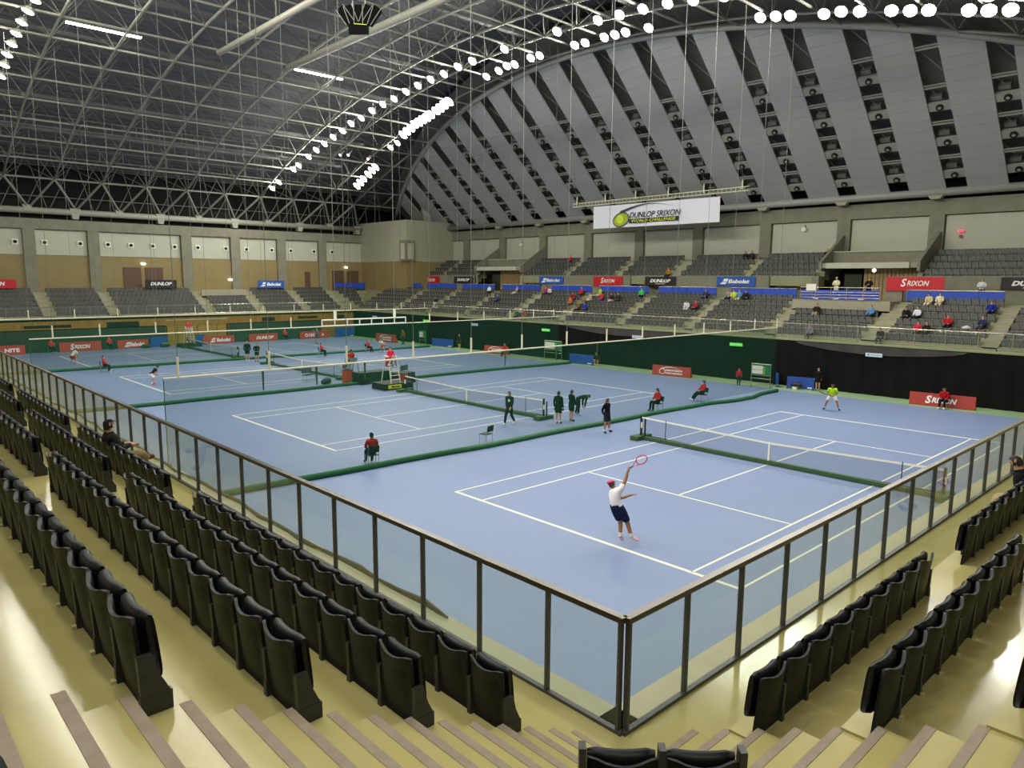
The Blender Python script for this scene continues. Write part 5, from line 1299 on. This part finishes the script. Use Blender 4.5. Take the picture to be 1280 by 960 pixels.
# ================================================================ SPECTATORS
man = person('man in dark cap and jacket with crossed legs sitting in the front left row', (-11.66, 7.05, 3.31), 5, 'sitcross', (40, 42, 42), (152, 132, 100), (106, 60, 34), head='cap', headc=(30, 32, 44), detail=True, scale=1.03)
person('person in black top and khaki trousers at the right edge in the near stand', (-1.35, -5.75, 3.26), 100, 'sitlean', (20, 21, 26), (172, 150, 112), (50, 44, 40), detail=True, scale=1.02)
person('person in pink top and tan skirt seated in the near stand beyond the right edge', (.9, -5.85, 3.26), 90, 'sit', (216, 60, 90), (160, 120, 60), (150, 80, 50), detail=True)
SPEC = [  # row, y, pose, top, bottom, label
 (3, 8.9 + .5, 'sitlean', (34, 34, 36), (30, 30, 34), 'spectator in dark jacket right of the stairs, beside one in white'),
 (3, 8.75, 'sit', (216, 220, 232), (30, 30, 34), 'spectator in white shirt just left of the SRIXON banner end'),
 (4, 4.43 + .3, 'sit', (34, 50, 150), (28, 30, 40), 'spectator in bright blue jacket in the right block'),
 (5, 8.61, 'sitlean', (216, 206, 160), (214, 206, 170), 'spectator in cream clothes under the SRIXON banner, left one'),
 (5, 8.0, 'sit', (220, 214, 180), (204, 196, 160), 'spectator in cream clothes and mask under the SRIXON banner, right one'),
 (1, 8.08, 'sit', (196, 40, 70), (30, 34, 40), 'child spectator in red top in the second row'),
 (1, 7.56, 'sit', (34, 34, 38), (30, 34, 40), 'spectator in black top beside the child in red'),
 (2, 6.64, 'sitout', (178, 36, 46), (34, 34, 40), 'spectator in red jacket stretching legs, third row of right block'),
 (2, 4.71, 'sitout', (44, 54, 84), (60, 60, 66), 'spectator in navy jacket leaning back beside pale bag'),
 (0, 10.0, 'sitlean', (44, 40, 42), (48, 56, 70), 'spectator in dark jacket in the front row beside the stairs'),
 (0, 14.73, 'sitlean', (130, 134, 150), (44, 46, 60), 'spectator in grey top and white shoes in the front row below the gangway'),
 (3, 11.75, 'sit', (86, 140, 190), (50, 60, 80), 'spectator in light blue shirt below the gangway'),
 (3, 15.62, 'sit', (38, 36, 38), (160, 150, 120), 'spectator in black jacket and khaki trousers below the gangway'),
 (3, 26.82, 'sitlean', (218, 218, 222), (206, 204, 200), 'spectator in white in the block left of the blue banner'),
 (3, 25.96, 'sit', (150, 50, 66), (40, 36, 42), 'spectator in red and black beside the one in white'),
 (5, 25.87 + .3, 'sit', (44, 54, 92), (34, 36, 46), 'spectator in navy at the end of the top row'),
 (5, 24.0, 'sit', (140, 140, 130), (44, 46, 64), 'spectator in grey at the left of the group under the blue banner'),
 (5, 23.5, 'sit', (214, 220, 60), (140, 140, 130), 'spectator in bright yellow under the blue banner'),
 (5, 23.0, 'sit', (90, 140, 180), (196, 200, 130), 'spectator in light blue beside the one in yellow'),
 (5, 22.3, 'sitlean', (40, 36, 38), (36, 34, 38), 'spectator in black at the right of the group under the blue banner'),
 (5, 32.97, 'sit', (60, 190, 90), (30, 34, 60), 'spectator in bright green jacket alone in the top row'),
 (4, 35.64, 'sitlean', (48, 46, 42), (200, 188, 160), 'spectator in dark jacket and pale trousers, middle block'),
 (4, 34.97, 'sit', (52, 48, 60), (40, 40, 50), 'spectator in dark clothes right of the pale trousers'),
 (4, 37.01, 'sit', (206, 40, 50), (60, 80, 150), 'spectator in red in the middle block'),
 (5, 37.9, 'sit', (160, 196, 60), (196, 190, 170), 'spectator in lime jacket in the top row, middle block'),
 (4, 38.3, 'sitlean', (180, 176, 150), (190, 184, 160), 'spectator in beige in the middle group'),
 (5, 40.35, 'sit', (200, 40, 60), (60, 56, 70), 'spectator in red jacket and cap in the top row'),
 (4, 40.6, 'sitlean', (150, 44, 60), (44, 44, 50), 'spectator in dark red beside the stairs'),
 (3, 40.1, 'sitlean', (214, 110, 40), (50, 60, 80), 'spectator in orange beside the stairs'),
 (3, 38.5, 'sit', (120, 108, 84), (60, 56, 50), 'spectator in brown in the middle group'),
 (2, 37.47, 'sitlean', (40, 60, 170), (40, 44, 60), 'spectator in royal blue in the lower middle group'),
 (2, 38.4, 'sit', (110, 96, 60), (46, 44, 44), 'spectator in olive brown beside the one in royal blue'),
 (5, 44.67, 'sitlean', (220, 206, 214), (44, 44, 56), 'spectator in white and dark scarf in the left middle block'),
 (5, 45.3, 'sit', (170, 50, 110), (44, 40, 50), 'spectator in magenta in the left middle block'),
 (5, 49.76, 'sitcross', (150, 148, 144), (190, 184, 180), 'spectator in pale grey reclining in the top row'),
 (3, 50.92, 'sit', (46, 66, 140), (34, 36, 50), 'spectator in blue by the stairs, left half'),
 (5, 54.25, 'sit', (220, 226, 236), (34, 34, 40), 'spectator with white round hat in the top row, left half'),
 (2, 60.62, 'sitlean', (40, 40, 42), (180, 180, 180), 'spectator in black far left of the right stand'),
 (0, 45.0, 'sit', (44, 96, 64), (50, 60, 50), 'spectator in green in the front row, seen behind the net pipe'),
 (0, 43.9, 'sitlean', (170, 90, 50), (140, 100, 60), 'spectator in rust red in the front row behind the net pipe'),
]
for k, y, pose, top, bot, lab in SPEC:
    person(lab, (RX0 + PX * k - .12, y, RZ0 + PZ * k - .34), 180 + random.uniform(-18, 18), pose, top, bot, scale=.96)
for k, y, pose, top, bot, lab in [
 (3, 47.8, 'sit', (190, 36, 44), (34, 34, 40), 'spectator in red alone in the top row of the upper stand'),
 (3, 26.15, 'sitlean', (40, 38, 44), (36, 38, 56), 'spectator in black on the upper stand, left of a close pair'),
 (3, 25.6, 'sit', (60, 44, 50), (34, 34, 40), 'spectator in dark coat on the upper stand, right of a close pair'),
 (3, 18.75, 'sitout', (50, 38, 36), (40, 34, 34), 'spectator in dark brown at the end of the top row by the gangway'),
 (0, 32.76, 'sit', (176, 120, 44), (60, 56, 46), 'spectator in mustard in the lowest row of the upper stand')]:
    person(lab, (UX0 + UPX * k - .05, y, UZ0 + UPZ * k - .45), 180, pose, top, bot, scale=.96)
person('person in white coat and white hat standing at the gangway rail', (40.6, 15.4, 6.0), 175, 'crossed', (222, 218, 186), (214, 210, 190), head='cap', headc=(236, 236, 230))
person('woman in black standing at the gangway rail', (40.8, 13.1, 6.0), 185, 'crossed', (30, 28, 32), (34, 34, 38))
person('person in white shirt with folded arms behind the blue sheet, right', (42.2, 6.2, 5.95), 185, 'crossed', (214, 214, 218), (70, 64, 60))
t = thing('handbag', 'pale plastic bag beside the leaning spectator in navy', 'bag', (RX0 + 2 * PX - .3, 5.5, RZ0 + 2 * PZ - .02))
part('bag_body', t, mat('pale_bag', (190, 196, 206), .6), lambda b: b.path([(0, -.25, .12), (0, 0, .16), (0, .25, .12)], [.08, .15, .08], 8), smooth=True)

# ================================================================ SPEAKER CLUSTER
SPK = mat('speaker_cloth', (14, 14, 15), .95, spec=.05)
sc = thing('speaker_cluster', 'black fan of hanging loudspeakers under the roof at the top of the photo', 'loudspeaker', (7.3, 28.3, 21.4))
fwd = Vector((-.72, -.69, 0)).normalized(); sdv = Vector((.69, -.72, 0)).normalized()
for a, off in ((-.62, -.62), (-.36, -.33), (0, 0), (.36, .33), (.62, .62)):
    up = Vector((0, 0, math.cos(a))) + sdv * math.sin(a); w_ = sdv * math.cos(a) - Vector((0, 0, math.sin(a)))
    base = sdv * off * .75 + Vector((0, 0, -.25 + .12 * abs(a)))
    part('speaker_box', sc, SPK, lambda b: b.obox(tuple(base - w_ * .22 - fwd * (.2 + .1 * abs(off))), tuple(w_ * .44), tuple(up * 1.0), tuple(fwd * .4)))
    part('side_rail', sc, STEEL, lambda b: [b.tube(base + w_ * q + fwd * .22, base + w_ * q + fwd * .22 + up * 1.0, .02, 4) for q in (-.24, .24)])
part('lower_horn', sc, SPK, lambda b: b.obox(tuple(-sdv * .5 + Vector((0, 0, -.72)) - fwd * .1), tuple(sdv * 1.0), (0, 0, .55), tuple(fwd * .5 + Vector((0, 0, -.12)))))
part('yellow_edge', sc, TXTY, lambda b: b.tube(-sdv * .2 + Vector((0, 0, -.3)) + fwd * .42, sdv * .5 + Vector((0, 0, -.36)) + fwd * .42, .02, 5))
part('hanger', sc, WIRE, lambda b: [b.tube((q, 0, .6), (q, 0, 4.6), .03, 5) for q in (-.4, .4)])
# wall gadgets
for i, (y, z) in enumerate(((57.2, 11.6), (21.5, 11.9))):
    t = thing('wall_camera', ['small round wall device above the middle of the upper stand', 'small round wall device above the right part of the upper stand'][i], 'camera', (47.75, y, z))
    part('dome', t, WHITEP, lambda b: b.tube((0, 0, 0), (-.3, 0, 0), .2, 12))
    part('bracket', t, STEEL, lambda b: b.box(-.1, .05, -.05, .05, .1, .35))
t = thing('alarm_lamp', 'small red alarm lamp on the wall panel at right', 'lamp', (47.7, 9.3, 11.0))
part('lens', t, mat('alarm_red', (230, 60, 90), .4, emit=1.5), lambda b: b.box(-.1, .02, -.2, .2, .15, .3))
part('bell', t, mat('bell_red', (150, 30, 40), .5), lambda b: b.tube((0, 0, -.15), (-.1, 0, -.15), .12, 10))
t = thing('exit_lamp', 'bright round lamp under the gangway ceiling', 'lamp', (43.2, 13.7, 8.25)); part('bulb', t, BULB, lambda b: b.tube((0, 0, 0), (-.1, 0, 0), .13, 12)); part('mount', t, STEEL, lambda b: b.box(0, .1, -.05, .05, -.05, .2))
